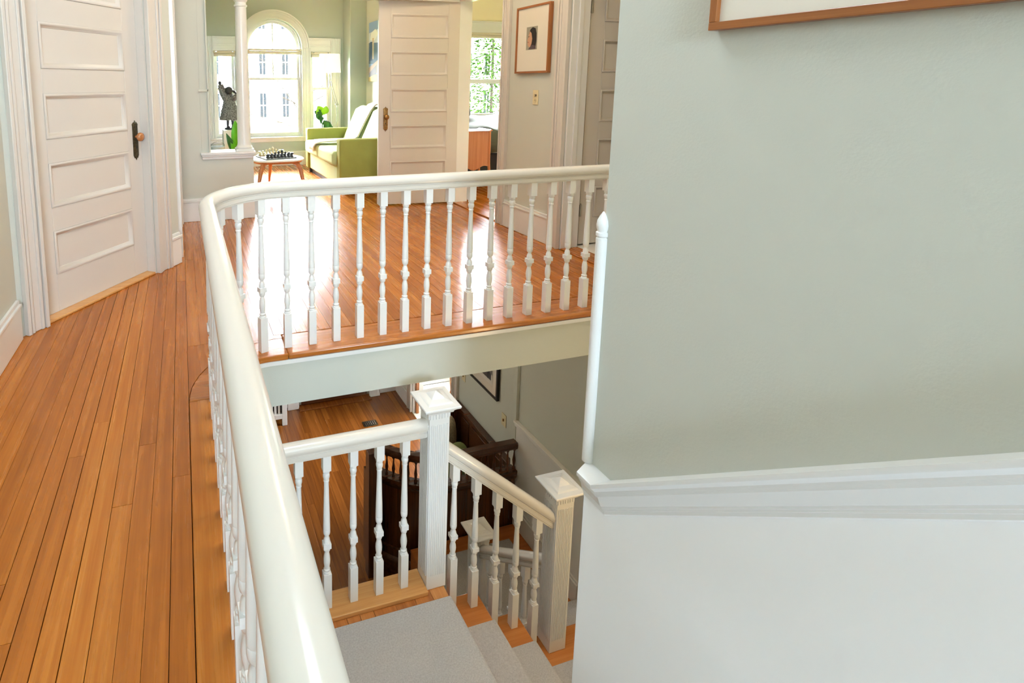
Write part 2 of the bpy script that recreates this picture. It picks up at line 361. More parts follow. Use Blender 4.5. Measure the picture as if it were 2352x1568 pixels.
PZ = [.228+.369*k for k in range(5)]
def panel_mesh(w, h):
    b = B()   # local x: width, y: depth out of the face (0 = face of frame), z: height; panel sunk 12 mm, raised bead round it
    b.box(.001, w-.001, -.020, -.012, .001, h-.001)
    prof = [(0.0, -.013), (0.0, .005), (.006, .008), (.013, .005), (.018, -.004), (.027, -.008), (.030, -.013)]
    r = []
    for i, d in prof: r.append([(i, d, i), (w-i, d, i), (w-i, d, h-i), (i, d, h-i)])
    b.loft(r, cap=False)
    return b.mesh('panel')
def panel_door(name, tf, width, label, knob_s=None, zb=.016, zt=2.062, th=.036, plate='bronze', hinges=(), both=False, edge='white'):
    d = B(tf); s0, s1 = .125, width-.117
    d.box(0, s0, -th, 0, zb, zt); d.box(s1, width, -th, 0, zb, zt)
    zs = [zb] + sum([[z, z+.237] for z in PZ], []) + [zt]
    for i in range(0, len(zs), 2): d.box(s0, s1, -th, 0, zs[i], zs[i+1])
    o = struct(d.obj(name, 'cream', bevel=.002), label)
    pm = panel_mesh(s1-s0, .237)
    for z in PZ:
        me = pm.copy(); me.transform(Matrix.Identity(4))
        for v in me.vertices: v.co = tf(v.co.x+s0, v.co.y, v.co.z+z)
        link('panel', me, 'cream', o, smooth=50)
    for z in hinges:
        h = B(tf); h.box(-.008, .012, .001, .006, z-.045, z+.045)
        hh = h.obj('hinge', 'white', o, bevel=.002)
    if knob_s is not None:
        k = B(tf); hw = .020
        outl = [(-hw, -.10), (-hw*.55, -.118), (-hw*.3, -.112), (0, -.130), (hw*.3, -.112), (hw*.55, -.118), (hw, -.10), (hw, .085), (hw*1.12, .10), (hw*.55, .113), (hw*.35, .108), (0, .125), (-hw*.35, .108), (-hw*.55, .113), (-hw*1.12, .10), (-hw, .085)]
        k.loft([[(knob_s+x*1.15, .0005, .900+z) for x, z in outl], [(knob_s+x*1.15, .004, .900+z) for x, z in outl], [(knob_s+x*.8, .008, .900+z*.93) for x, z in outl]])
        pl = k.obj('knob_plate', plate, o, smooth=40, label='ornate aged metal knob plate')
        kb = B(tf); rings = []
        for r, n in ((.009, .006), (.008, .022), (.013, .026), (.025, .032), (.0285, .042), (.026, .052), (.016, .058), (.004, .060)):
            rings.append([(knob_s+r*math.cos(2*PI*j/18), n, .920+r*math.sin(2*PI*j/18)) for j in range(18)])
        kb.loft(rings); kb.obj('knob', 'knobwood' if plate == 'bronze' else 'brass', pl, smooth=50, label='round brown door knob')
        kh = B(tf); kh.box(knob_s-.003, knob_s+.003, .008, .0092, .845, .862); kh.obj('keyhole', 'black', pl)
    return o
panel_door('door_1', dtf, .84, 'closed white five panel door with brown knob in the angled wall', knob_s=.787, hinges=(.30, 1.75))

# ---- short wall running on from the angled wall, with the edge of another doorway
struct(B().box(-.20, -.075, 3.975, 5.17, 0, ZC).obj('wall_passage', 'sage'))
c2 = sempty('trim_5', (-.05, 4.1, 0), 'white casing of the doorway in the passage wall')
B().box(-.075, -.030, 4.075, 4.20, .001, 2.2).obj('casing_board', 'white', c2, bevel=.004)
B().box(-.075, -.036, 4.20, 4.22, .001, 2.2).obj('casing_board', 'white', c2, bevel=.002)
B().box(-.075, -.030, 4.98, 5.10, .001, 2.2).obj('casing_board', 'white', c2, bevel=.004)
B().box(-.075, -.022, 5.075, 5.10, .001, 2.2).obj('casing_board', 'white', c2, bevel=.004)
# ---- half wall with ledge and column towards the sunroom
hw = B(); hw.box(-.20, .238, 5.17, 5.32, 0, ZC); hw.box(.238, .628, 5.17, 5.32, 0, .585)
struct(hw.obj('wall_half', 'sage'), 'half wall below the column between hall and sunroom')
B_ = baseboard('baseboard_half', lambda s, n, z: (-.030+s, 5.17-n, z), .658, h=.215)
b = B(); b.box(.150, .645, 5.125, 5.365, .612, .636); b.box(.158, .636, 5.135, 5.355, .596, .612); b.box(.163, .630, 5.152, 5.338, .570, .596)
struct(b.obj('trim_6', 'white', bevel=.004), 'white moulded ledge on the half wall')
b = B(); b.box(.160, .226, 5.168, 5.17, .637, 2.2); b.box(.150, .238, 5.152, 5.17, 1.185, 1.205); b.box(.226, .240, 5.152, 5.33, .637, 2.2)
struct(b.obj('trim_7', 'sage', bevel=.003), 'flat pilaster board beside the column opening')
cl = thing('column', 'slender white round column standing on the half wall ledge', 'column', (.553, 5.245, .636))
b = B(); b.cbox((.553, 5.245, .646), (.165, .165, .020)); b.obj('plinth', 'white', cl, bevel=.003)
b = B(); b.lathe([(.074, .656), (.078, .662), (.076, .672), (.068, .678), (.064, .690), (.062, .705), (.060, .9), (.057, 1.3), (.054, 1.7), (.052, 1.93), (.051, 1.945), (.060, 1.950), (.060, 1.962), (.051, 1.966), (.051, 1.985), (.062, 2.0), (.070, 2.02), (.070, 2.03)], (.553, 5.245, 0), 28)
b.obj('shaft', 'white', cl, smooth=35)
b = B(); b.cbox((.553, 5.245, 2.045), (.16, .16, .03)); b.obj('abacus', 'white', cl, bevel=.003)
struct(B().box(-.20, XW, 5.165, 5.325, 2.06, ZC).obj('wall_header', 'sage'), 'lintel above the column opening')

# ---- right hall wall (x = 2.72) with the bedroom door and the bathroom door
wr = B(); T = .15
wr.box(XW, XW+T, 1.2, 2.62, -.10, ZC); wr.box(XW, XW+T, 3.47, 4.33, 0, ZC); wr.box(XW, XW+T, 5.21, 8.1, 0, ZC)
wr.box(XW, XW+T, 2.62, 3.47, 2.09, ZC); wr.box(XW, XW+T, 4.33, 5.21, 2.09, ZC)
struct(wr.obj('wall_right', 'sage'), 'pale wall with the small portrait and two doorways')
rtf = lambda s, n, z: (XW-n, s, z)
casing('trim_8', rtf, 2.62, 3.47, 2.09, w=.125, left=False)
casing('trim_9', rtf, 4.33, 5.21, 2.09, w=.105, right=False)
baseboard('baseboard_right', lambda s, n, z: (XW-n, 3.597+s, z), 4.222-3.597, h=.235)
j = B(); j.box(XW+.001, XW+T-.001, 3.452, 3.468, .001, 2.088); j.box(XW+.05, XW+.085, 3.440, 3.452, .001, 2.08); struct(j.obj('trim_10', 'white', bevel=.002))
j = B(); j.box(XW+.001, XW+T+.01, 5.192, 5.208, .001, 2.088); j.box(XW+.001, XW+T+.01, 4.332, 4.348, .001, 2.088); j.box(XW+.001, XW+T+.01, 4.348, 5.192, 2.072, 2.088); struct(j.obj('trim_11', 'white', bevel=.002))
struct(B().box(XW-.005, XW+T, 4.35, 5.19, .0005, .012).obj('trim_12', 'floor', bevel=.003), 'wooden threshold of the bedroom doorway')
struct(B().box(XW-.005, XW+T, 2.64, 3.45, .0005, .012).obj('trim_13', 'floor', bevel=.003), 'wooden threshold of the bathroom doorway')
# open door towards the bedroom, swung into the hall
P0, P1 = Vector((1.905, 5.285, 0)), Vector((2.742, 5.188, 0)); U2 = (P1-P0).normalized(); N2 = Vector((U2.y, -U2.x, 0))
panel_door('door_2', lambda s, n, z: P0+U2*s+N2*n+Vector((0, 0, z)), .842, 'open white five panel door with brass knob in front of the sofa', knob_s=.075, plate='brass')
# open door into the bathroom, hinged on the far jamb
d3 = panel_door('door_3', lambda s, n, z: Vector((2.905+s, 3.492-n, z)), .80, 'white five panel door swung open beyond the right doorway')
for zz in (.29, 1.80):
    b = B(); b.box(2.873, 2.904, 3.4695, 3.473, zz-.045, zz+.045); b.tube([(2.888, 3.464, zz-.045), (2.888, 3.464, zz+.055)], .006, 8); b.obj('hinge', 'steel', d3, smooth=40)
# room behind door 3
b = B(); b.box(4.4, 4.5, 2.0, 3.9, 0, ZC); b.box(XW+T, 4.4, 3.8, 3.9, 0, ZC); b.box(XW+T, 4.4, 1.9, 2.0, 0, ZC); struct(b.obj('wall_bathroom', 'sage'))
struct(B().box(XW+T, 4.4, 2.0, 3.8, -.0134, .004).obj('floor_bathroom', 'rugwhite'))

# ---- stairwell walls
SX = 1.085
wz = B(); wz.box(SX, SX+.13, -5.1, 1.2, -3.0, ZC); wz.box(SX+.13, 3.0, 1.07, 1.2, -3.0, ZC)
struct(wz.obj('wall_stairs', 'sage'), 'large pale sage stair wall above the sloping chair rail')
SL = .807
def cz(y): return .136 - SL*(y-1.168)
# white wainscot below the sloping rail, 8 mm proud of the plaster
wn = B(); wn.polyyz([(-2.59, -3.0), (1.207, -3.0), (1.207, .10), (1.12, .10), (-2.59, cz(-2.59)-.06)], SX-.007, SX)
struct(wn.obj('wall_wainscot', 'wains'), 'smooth white wainscot below the sloping chair rail')
# chair rail: sloping run, then a short level return at the corner
prof = [(0, 0), (.010, .0), (.015, .004), (.015, .013), (.019, .015), (.019, .021), (.023, .023), (.023, .029), (.027, .031), (.039, .062), (.043, .063), (.043, .068), (.047, .069), (.047, .074), (.051, .075), (.051, .080), (.056, .086), (.064, .092), (.065, .095), (.065, .104), (0, .104)]
YM = 1.12; zm = cz(YM)-.104
up = Vector((0, 0, 1)); side = Vector((-1, 0, 0))
t = sempty('trim_15', (SX, YM, zm), 'white moulded chair rail sloping down the stair wall')
b = B(); b.sweep(prof, [((SX, -2.59, zm+SL*(YM+2.59)), side, up), ((SX, YM, zm), side, up)]); b.obj('rail_slope', 'white', t, smooth=25)
end = 1.207
b = B(); b.sweep(prof, [((SX, YM+.0004, zm), side, up), ((SX, end+.001, zm), (-1, -.5, 0), up)]); b.obj('rail_return', 'white', t, smooth=25)
# round corner guard with a turned tip
cg = B(); cg.lathe([(.0155, cz(YM)+.001), (.0155, .835), (.0125, .838), (.0165, .842), (.0165, .851), (.0125, .854), (.0155, .862), (.0165, .872), (.0145, .884), (.009, .896), (.004, .905), (.001, .909)], (SX-.004, 1.205, 0), 16)
tag(cg.obj('corner_guard', 'white', smooth=40), 'white half round corner guard with turned tip on stair wall edge', 'corner guard')
# solid back wall of the hall
bw = B(); bw.box(-1.0, SX, -5.1, -4.98, 0, ZC)
struct(bw.obj('wall_back', 'sage'))
# left side of the stairwell below the hall floor
struct(B().box(.02, .148, -.06, 2.16, ZF, -.10).obj('wall_stairwell_left', 'sage'))
struct(B().box(.02, SX, -.16, -.06, -3.0, -.10).obj('wall_stairwell_head', 'sage'))

# ================================================================ RAILINGS AND STAIRS
def baluster_mesh(L, bot, top):
    """square block - turned shaft - square block, local origin at foot; bot/top are block lengths"""
    b = B(); h = .0178
    b.box(-h, h, -h, h, 0, bot); b.box(-h, h, -h, h, L-top, L)
    T = L-bot-top; z = lambda q: bot + T*q       # q: 0 at lower block, 1 at upper block
    k = .0178
    p = [(.84, 0), (.86, .012), (.66, .020), (.80, .028), (.80, .038), (.58, .046), (.62, .06), (.76, .095), (.81, .125), (.76, .155), (.56, .195), (.48, .207), (.70, .216), (.82, .232), (.82, .25)]
    p += [(.76, .302), (.78, .318), (.66, .342), (.46, .358), (.46, .364), (.74, .380), (.83, .40), (.83, .43), (.79, .433), (.83, .437), (.83, .445), (.78, .56), (.67, .70), (.57, .85), (.55, .885), (.66, .890), (.66, .90), (.56, .905), (.66, .915), (.80, .935), (.82, .948), (.74, .962), (.58, .968), (.82, .976), (.84, 1.0)]
    b.lathe([(r*k*1.07, z(q)) for r, q in p], seg=14)
    c = .0170; b.box(-c, c, -c, c, z(.252), z(.298))
    return b.mesh('baluster')
_bal = {}
def baluster(parent, x, y, z, L, bot=.168, top=.07, rot=0):
    key = (round(L, 3), round(bot, 3), round(top, 3))
    if key not in _bal:
        me = baluster_mesh(L, bot, top); me.materials.append(M['white'])
        me.polygons.foreach_set('use_smooth', [True]*len(me.polygons)); me.set_sharp_from_angle(angle=math.radians(38)); _bal[key] = me
    o = bpy.data.objects.new('baluster', _bal[key]); COL.objects.link(o); o.location = (x, y, z); o.rotation_euler = (0, 0, rot)
    o.parent = parent; o.matrix_parent_inverse = world_of(parent).inverted()
    return o
half = [(.019, 0), (.019, .005), (.0225, .008), (.0225, .024), (.0185, .0265), (.0185, .031), (.0265, .036), (.0305, .045), (.031, .053), (.0285, .063), (.022, .071), (.012, .0765), (0, .078)]
RAIL = half + [(-a, c) for a, c in reversed(half[:-1])]
UPV = Vector((0, 0, 1))
def rail_path(z):
    p = [(Vector((RC[0]-RR, -.05, z)), Vector((1, 0, 0)), UPV)]
    for i in range(21):
        a = PI-PI/2*i/20; d = Vector((math.cos(a), math.sin(a), 0)); p.append((Vector((RC[0], RC[1], z))+d*RR, -d, UPV))
    p.append((Vector((XW-.004, RC[1]+RR, z)), Vector((0, -1, 0)), UPV))
    return p
ZR = .731
up_rail = thing('balustrade', 'long white balustrade with curved corner round the upper stairwell', 'balustrade', (RC[0]-RR, 1.0, 0))
b = B(); b.sweep(RAIL, rail_path(ZR)); b.obj('handrail', 'rail', up_rail, smooth=32, label='glossy white handrail with quarter turn')
ang = 19.35
for k in range(1, 20): baluster(up_rail, .325+.1205*k, RC[1]+RR, 0.0005, ZR-.0006) if .325+.1205*k > RC[0] else None
for q in (107.7, 127.0, 147.5, 166.0):
    a = math.radians(q); baluster(up_rail, RC[0]+RR*math.cos(a), RC[1]+RR*math.sin(a), .0005, ZR-.0006, rot=a-PI/2)
y = 2.135
while y > .05:
    baluster(up_rail, RC[0]-RR, y, .0005, ZR-.0006); y -= .1245

# ---- newel posts
def newel(parent, cx, cy, z0, H, tag_cap=True):
    """square fluted post with dentils and pyramid cap; H is the height to the cap's underside"""
    h = .049; b = B(); b.box(cx-h, cx+h, cy-h, cy+h, z0, z0+H)
    o = b.obj('newel_post', 'white', parent, bevel=.0015)
    fl = B()
    for d in range(4):
        for i in range(9):
            u = -h+.0115+i*(2*h-.023)/8
            a, e = u-.0026, u+.0026
            if d == 0: fl.box(cx+a, cx+e, cy-h-.0028, cy-h, z0+.07, z0+H-.07)
            if d == 1: fl.box(cx+a, cx+e, cy+h, cy+h+.0028, z0+.07, z0+H-.07)
            if d == 2: fl.box(cx-h-.0028, cx-h, cy+a, cy+e, z0+.07, z0+H-.07)
            if d == 3: fl.box(cx+h, cx+h+.0028, cy+a, cy+e, z0+.07, z0+H-.07)
    r = fl.obj('fluting', 'white', o); r['kind'] = 'stuff'
    dn = B()
    for i in range(7):
        u = -h+.007+i*(2*h-.014)/6; za, zb = z0+H-.040, z0+H-.018
        dn.box(cx+u-.0045, cx+u+.0045, cy-h-.004, cy-h, za, zb); dn.box(cx+u-.0045, cx+u+.0045, cy+h, cy+h+.004, za, zb)
        dn.box(cx-h-.004, cx-h, cy+u-.0045, cy+u+.0045, za, zb); dn.box(cx+h, cx+h+.004, cy+u-.0045, cy+u+.0045, za, zb)
    r = dn.obj('dentil_band', 'white', o); r['kind'] = 'stuff'
    c = B(); zt = z0+H
    sq = lambda s, z: [(cx-s, cy-s, z), (cx+s, cy-s, z), (cx+s, cy+s, z), (cx-s, cy+s, z)]
    c.loft([sq(h+.002, zt-.012), sq(h+.012, zt-.012), sq(h+.014, zt-.004), sq(h+.026, zt+.008), sq(h+.036, zt+.014), sq(h+.038, zt+.022), sq(h+.036, zt+.027), sq(h+.012, zt+.030), sq(h+.006, zt+.036), sq(.032, zt+.042), sq(.026, zt+.050), sq(.002, zt+.066)])
    c.obj('newel_cap', 'white', o, bevel=.0015)
    return o
ZL, R2, RUN = -1.08, .19, .233
BY = 2.12                                         # line of the stair balusters
ZB = ZL+.022                                      # top of the base board on the landing
lr = thing('stair_railing', 'white railing with fluted newel posts round the stair landing', 'railing', (1.047, BY, ZL))
newel(lr, 1.047, BY, ZL+.001, .895)
zt = -.320
b = B(); b.sweep(RAIL, [(Vector((.15, BY-.01, zt)), Vector((0, -1, 0)), UPV), (Vector((.9985, BY-.01, zt)), Vector((0, -1, 0)), UPV)]); b.obj('handrail', 'rail', lr, smooth=32)
for k in range(7): 
    x = .898-.1215*k
    if x > .17: baluster(lr, x, BY-.01, ZB+.0005, zt-ZB-.001)
bb = B(); bb.box(.15, .997, BY-.075, BY+.055, ZL+.0005, ZB); bb.obj('base_board', 'oakx', lr, bevel=.003, label='new pale oak board under the balusters')
# railing down the second flight
newel(lr, 1.745, BY, ZL-3*R2+.001, .885)
ra, rb = Vector((1.0965, BY-.01, -.455)), Vector((1.6965, BY-.01, -.455-.6*.835))
b = B(); b.sweep([(p*1.0, q*1.22) for p, q in RAIL], [(ra, Vector((0, -1, 0)), UPV), (rb, Vector((0, -1, 0)), UPV)]); b.obj('handrail', 'rail', lr, smooth=32)
def rz(x): return ra.z - .835*(x-ra.x)
for x, zt_ in ((1.150, ZL-R2), (1.266, ZL-R2), (1.383, ZL-2*R2), (1.499, ZL-2*R2), (1.616, ZL-3*R2)):
    L = rz(x)-zt_+.012
    baluster(lr, x, BY-.01, zt_+.0005, L, bot=max(.10, L-.49), top=.085)
# railing down the third flight, to the lowest newel
zN3 = ZF+.38
newel(lr, 1.745, 2.86, zN3+.001, .905)
rc, rd = Vector((1.745, BY+.05, -1.27)), Vector((1.745, 2.81, -1.27-.64*.80))
b = B(); b.sweep([(p, q*1.2) for p, q in RAIL], [(rc, Vector((1, 0, 0)), UPV), (rd, Vector((1, 0, 0)), UPV)]); b.obj('handrail', 'rail', lr, smooth=32)
for i, yy in enumerate((2.24, 2.36, 2.48, 2.60, 2.72)):
    st = -1.83-.18*int((yy-2.17)/.165)
    zt_ = rc.z-.80*(yy-rc.y)+.012; L = zt_-st
    baluster(lr, 1.745, yy, st+.0005, L, bot=max(.10, L-.49), top=.085)

# ---- staircase: treads, risers, carpet runner
stc = thing('staircase', 'wooden winding staircase with grey carpet runner', 'staircase', (1.0, 1.5, ZF))
YN, YC = 1.205, 2.008                             # near wall and edge of carpet
# first flight (from the upper hall down to the landing)
for i in range(6):
    ya = -.06+.21*i; zt_ = -.18*(i+1)
    if i < 5:
        B().box(.150, SX-.009, ya, ya+.225, zt_-.03, zt_).obj('tread', 'tread', stc, bevel=.006)
        B().box(.30, SX-.15, ya, ya+.232, zt_, zt_+.009).obj('carpet', 'carpet', stc, bevel=.004)
    B().box(.150, SX-.009, ya-.012, ya, zt_, zt_+.15).obj('riser', 'white', stc)
# landing: boards, carpet
yl0 = -.06+.21*5
x = .150
rnd = random.Random(5)
lb = [.150, .28, .40, .52, .605, .665, .73, .835, .93, 1.0125, 1.088]
for i in range(len(lb)-1):
    B().box(lb[i]+.0005, lb[i+1]-.0005, yl0, BY+.055 if i < 9 else BY+.06, ZL-.03, ZL).obj('landing_board', 'treadl', stc, bevel=.0012)
B().box(.150, 1.086, yl0, BY+.05, ZL-.20, ZL-.0305).obj('landing_frame', 'tread', stc)
def carpet_slab(x0, x1, y0, y1, z, drop):
    """carpet on a tread rolled over its nosing at x1"""
    c = .010; r = .016; pr = [(x0, z), (x0, z+c)]
    for i in range(7):
        a = PI/2-PI/2*i/6; pr.append((x1-.006+r*math.cos(a), z+c-r+r*math.sin(a)))
    pr += [(x1+.010, z-.035), (x1-.012, z-.042), (x1-.012, z-drop), (x1-.020, z-drop), (x1-.020, z-.034), (x1+.0005, z-.034), (x1+.0005, z)]
    b = B(); b.polyxz(pr, y0, y1); return b
carpet_slab(.30, 1.088, yl0+.02, YC, ZL+.0005, R2-.002).obj('carpet', 'carpet', stc, smooth=35, label='grey carpet over the landing edge')
for i in (1, 2, 3):
    z = ZL-R2*i; xa = 1.075+RUN*(i-1); xb = 1.088+RUN*i
    if i == 3: xb = 2.70
    B().box(xa-.006, xb, YN, BY+.052, z-.030, z).obj('tread', 'tread', stc, bevel=.005)
    B().box(xa-.010, xa, YN, BY+.045, z+.0005, z+R2-.031).obj('riser', 'tread', stc)
    if i < 3: carpet_slab(xa+.002, xb, YN+.02, YC-.006, z+.0005, R2-.002).obj('carpet', 'carpet', stc, smooth=35)
    else: B().box(xa+.002, xb-.16, YN+.02, YC, z, z+.010).obj('carpet', 'carpet', stc, bevel=.004)
    B().box(xa, xb-.02, BY+.025, BY+.045, z-.19, z-.0305).obj('stringer', 'white', stc)
# third flight, towards the lower hall
for i in range(1, 5):
    z = -1.65-.18*i; ya = 2.16+.165*(i-1)
    B().box(1.69, 2.685, ya, ya+.19, z-.03, z).obj('tread', 'tread', stc, bevel=.005)
    B().box(1.86, 2.55, ya, ya+.196, z, z+.010).obj('carpet', 'carpet', stc, bevel=.004)
    B().box(1.69, 2.685, ya-.010, ya, z+.0005, z+.15).obj('riser', 'white', stc)
B().box(1.66, 2.685, 2.82, 3.76, zN3-.03, zN3).obj('tread', 'tread', stc, bevel=.005)
B().box(1.69, 2.685, 2.811, 2.819, zN3, zN3+.15).obj('riser', 'white', stc)
B().box(1.70, 2.50, 2.92, 3.62, zN3+.0005, zN3+.010).obj('carpet', 'carpet', stc, bevel=.004)
B().box(1.42, 1.665, 2.82, 3.76, zN3-.19-.03, zN3-.19).obj('tread', 'tread', stc, bevel=.005)
carpet_b = B().box(1.415, 1.664, 2.92, 3.62, zN3-.19+.0005, zN3-.18).obj('carpet', 'carpet', stc, bevel=.004)
B().box(1.666, 1.678, 2.82, 3.76, zN3-.19+.0005, zN3-.031).obj('riser', 'tread', stc)
B().box(1.44, 1.452, 2.82, 3.76, ZF+.001, zN3-.221).obj('riser', 'tread', stc)

# ================================================================ LOWER HALL
lf = struct(B().box(-1.0, 5.0, -2.7, 6.8, ZF-.1, ZF-.0135).obj('floor_lower', 'sub'), 'dark orange board floor of the lower hall')
planks(.16, 2.688, .074, lambda a, b: [(2.2, 6.64)], ZF-.0135, ZF, 'lfloor', lf, 1.6, 3.4, seed=11)
struct(B().box(2.69, 4.6, 3.8, 6.64, ZF-.0135, ZF-.001).obj('floor_parlor', 'rugwhite'), 'pale bright floor of the parlor')
XL = 2.69
wl = B(); wl.box(XL, XL+.14, 1.2, 5.02, ZF, -.258); wl.box(XL, XL+.14, 1.2, 2.45, -.258, -.101); wl.box(XL, XL+.14, 6.10, 6.65, ZF, -.258); wl.box(XL, XL+.14, 5.02, 6.10, ZF+2.1, -.258)
struct(wl.obj('wall_lower_right', 'sage'), 'sage wall beside the lower stairs')
# projecting part of the wall beside the stairs, with wainscot and cap
b = B(); b.box(XL-.052, XL-.0005, 3.801, 3.858, ZF, -.258); struct(b.obj('trim_24', 'sage', bevel=.004), 'plain pilaster strip where the lower stair wall begins')
pw = B(); pw.box(XL-.028, XL-.001, 2.2, 3.80, ZF, -.258); struct(pw.obj('wall_lower_stairs', 'sage'))
wn = B(); wn.box(XL-.045, XL-.029, 2.2, 3.80, ZF, -1.625); struct(wn.obj('wall_lower_wainscot', 'white'))
tr = B(); tr.box(XL-.070, XL-.029, 2.2, 3.81, -1.625, -1.605); tr.box(XL-.058, XL-.045, 2.2, 3.81, -1.655, -1.625); struct(tr.obj('trim_16', 'white', bevel=.003), 'white cap on the lower stair wainscot')
bbd = B(); bbd.box(XL-.070, XL-.0455, 2.95, 3.76, zN3+.001, zN3+.17); bbd.box(XL-.060, XL-.0455, 2.95, 3.76, zN3+.17, zN3+.19); struct(bbd.obj('baseboard_lower_stairs', 'white', bevel=.003))
struct(B().box(.12, 2.69, 6.65, 6.80, ZF, -.258).obj('wall_lower_far', 'sage'))
struct(B().box(-.02, .1195, 2.161, 6.80, ZF, -.10).obj('wall_lower_left', 'sage'))
ltf = lambda s, n, z: (XL-n, s, z+ZF)
casing('trim_17', ltf, 5.02, 6.10, 2.1, w=.12)
j = B(); j.box(XL+.001, XL+.139, 6.082, 6.099, ZF+.001, ZF+2.09); j.box(XL+.001, XL+.139, 5.021, 5.038, ZF+.001, ZF+2.09); struct(j.obj('trim_18', 'white'))
b = B(); b.box(XL+.03, XL+.07, 6.05, 6.081, ZF+.002, ZF+2.05); struct(b.obj('door_4', 'framewood', bevel=.003), 'edge of the wooden door in the lower doorway')
b = B(); b.box(2.668, XL-.001, 6.23, 6.64, ZF+.001, ZF+.2); struct(b.obj('baseboard_lower_right', 'white', bevel=.003))
# parlor beyond the doorway, lit by its window
b = B(); b.box(4.5, 4.6, 3.7, 5.2, ZF, -.3); b.box(4.5, 4.6, 6.0, 6.8, ZF, -.3); b.box(4.5, 4.6, 5.2, 6.0, ZF, ZF+1.05); b.box(4.5, 4.6, 5.2, 6.0, ZF+1.8, -.3)
b.box(XL+.14, 4.6, 6.65, 6.8, ZF, -.3); b.box(XL+.14, 4.6, 3.7, 3.8, ZF, -.3); struct(b.obj('wall_parlor', 'white'))
struct(B().box(XL+.14, 4.6, 3.7, 6.8, -.3, -.28).obj('ceiling_parlor', 'ceil'))
# front entrance at the far end: casing blocks, threshold, dark gap, door
fd = struct(B().box(1.34, 2.24, 6.60, 6.64, ZF+.030, ZF+2.0).obj('door_5', 'darkwoodx', bevel=.003), 'dark entrance door at the far end of the lower hall')
struct(B().box(1.30, 2.28, 6.50, 6.64, ZF+.001, ZF+.020).obj('trim_19', 'lfloor', bevel=.004), 'worn wooden threshold of the entrance')
for n_, xx in (('trim_20', 1.17), ('trim_21', 2.285)):
    b = B(); b.box(xx, xx+.125, 6.60, 6.649, ZF+.001, ZF+2.1); b.box(xx+.02, xx+.05, 6.588, 6.60, ZF+.001, ZF+2.1); b.box(xx+.075, xx+.105, 6.588, 6.60, ZF+.001, ZF+2.1); b.box(xx-.012, xx+.137, 6.575, 6.60, ZF+.001, ZF+.16)
    struct(b.obj(n_, 'white', bevel=.003))
baseboard('baseboard_lower_far', lambda s, n, z: (2.425+s, 6.649-n, ZF+z), .24)

# ================================================================ SUNROOM
YW = 8.46; SP = 1.795; CXA = 1.37; RI = .425; RO = .555
sw = B(); T2 = .15
def wbox(x0, x1, z0, z1): sw.box(x0, x1, YW, YW+T2, z0, z1)
wbox(-.2, 2.46, 0, .45)
for x0, x1 in ((-.2, .475), (.80, .945), (1.795, 1.935), (2.255, 2.46)): wbox(x0, x1, .45, 1.74)
wbox(-.2, .945, 1.74, ZC); wbox(1.795, 2.46, 1.74, ZC)
n = 24
for i in range(n):
    a0, a1 = PI-PI*i/n, PI-PI*(i+1)/n
    p0 = (CXA+RI*math.cos(a0), SP+RI*math.sin(a0)); p1 = (CXA+RI*math.cos(a1), SP+RI*math.sin(a1))
    sw.polyxz([p0, p1, (p1[0], ZC), (p0[0], ZC)], YW, YW+T2)
struct(sw.obj('wall_sunroom_window', 'sagedeep'), 'deep sage wall around the arched window')
struct(B().box(2.46, XW+T, 8.09, YW+T2, 0, ZC).obj('wall_sunroom_pier', 'sagedeep', bevel=.012))
struct(B().box(-.32, -.2, 5.32, YW+T2, 0, ZC).obj('wall_sunroom_left', 'sagedeep'))
baseboard('baseboard_sunroom', lambda s, n, z: (-.19+s, YW-n, z), 2.64, h=.22)
# casing: pilasters, arch band, heads, sill, apron
tc = sempty('trim_22', (CXA, YW, .4), 'white moulded casing of the arched window')
def fluted(x0, x1, z0, z1):
    b = B(); d = x1-x0; b.box(x0+.0012, x1-.0012, YW-.020, YW, z0, z1-.0012)
    for q, e, th in ((0, .13, .034), (.17, .28, .027), (.45, .55, .027), (.72, .83, .027), (.87, 1, .034)): b.box(x0+d*q, x0+d*e, YW-th, YW, z0, z1)
    b.obj('casing_board', 'white', tc, bevel=.003)
fluted(.39, .475, .45, 1.947); fluted(.80, .945, .45, SP); fluted(1.795, 1.935, .45, SP); fluted(2.255, 2.41, .45, 1.947)
for x0, x1 in ((.475, .84), (1.90, 2.255)):
    b = B(); z0, z1 = 1.74, 1.947; d = z1-z0; b.box(x0+.001, x1-.001, YW-.020, YW, z0+.0012, z1-.0012)
    for q, e, th in ((0, .10, .027), (.38, .50, .030), (.80, .9, .030), (.9, 1, .040)): b.box(x0, x1, YW-th, YW, z0+d*q, z0+d*e)
    b.obj('casing_board', 'white', tc, bevel=.003)
def arch(r0, r1, y0, y1, nseg=32, z=SP):
    b = B(); rings = []
    for i in range(nseg+1):
        a = PI-PI*i/nseg; c, s = math.cos(a), math.sin(a)
        rings.append([(CXA+r0*c, y0, z+r0*s), (CXA+r1*c, y0, z+r1*s), (CXA+r1*c, y1, z+r1*s), (CXA+r0*c, y1, z+r0*s)])
    b.loft(rings); return b
for r0, r1, th in ((RI+.001, RO-.001, .020), (RI, RI+.020, .034), (RI+.030, RI+.046, .027), (RI+.075, RI+.088, .027), (RO-.022, RO, .040)):
    arch(r0, r1, YW-th, YW).obj('arch_band', 'white', tc, smooth=30)
b = B(); b.box(.36, 2.44, YW-.075, YW+.02, .425, .450); b.obj('sill', 'white', tc, bevel=.006)
b = B(); b.box(.39, 2.41, YW-.026, YW, .372, .4245); b.obj('apron', 'white', tc, bevel=.004)
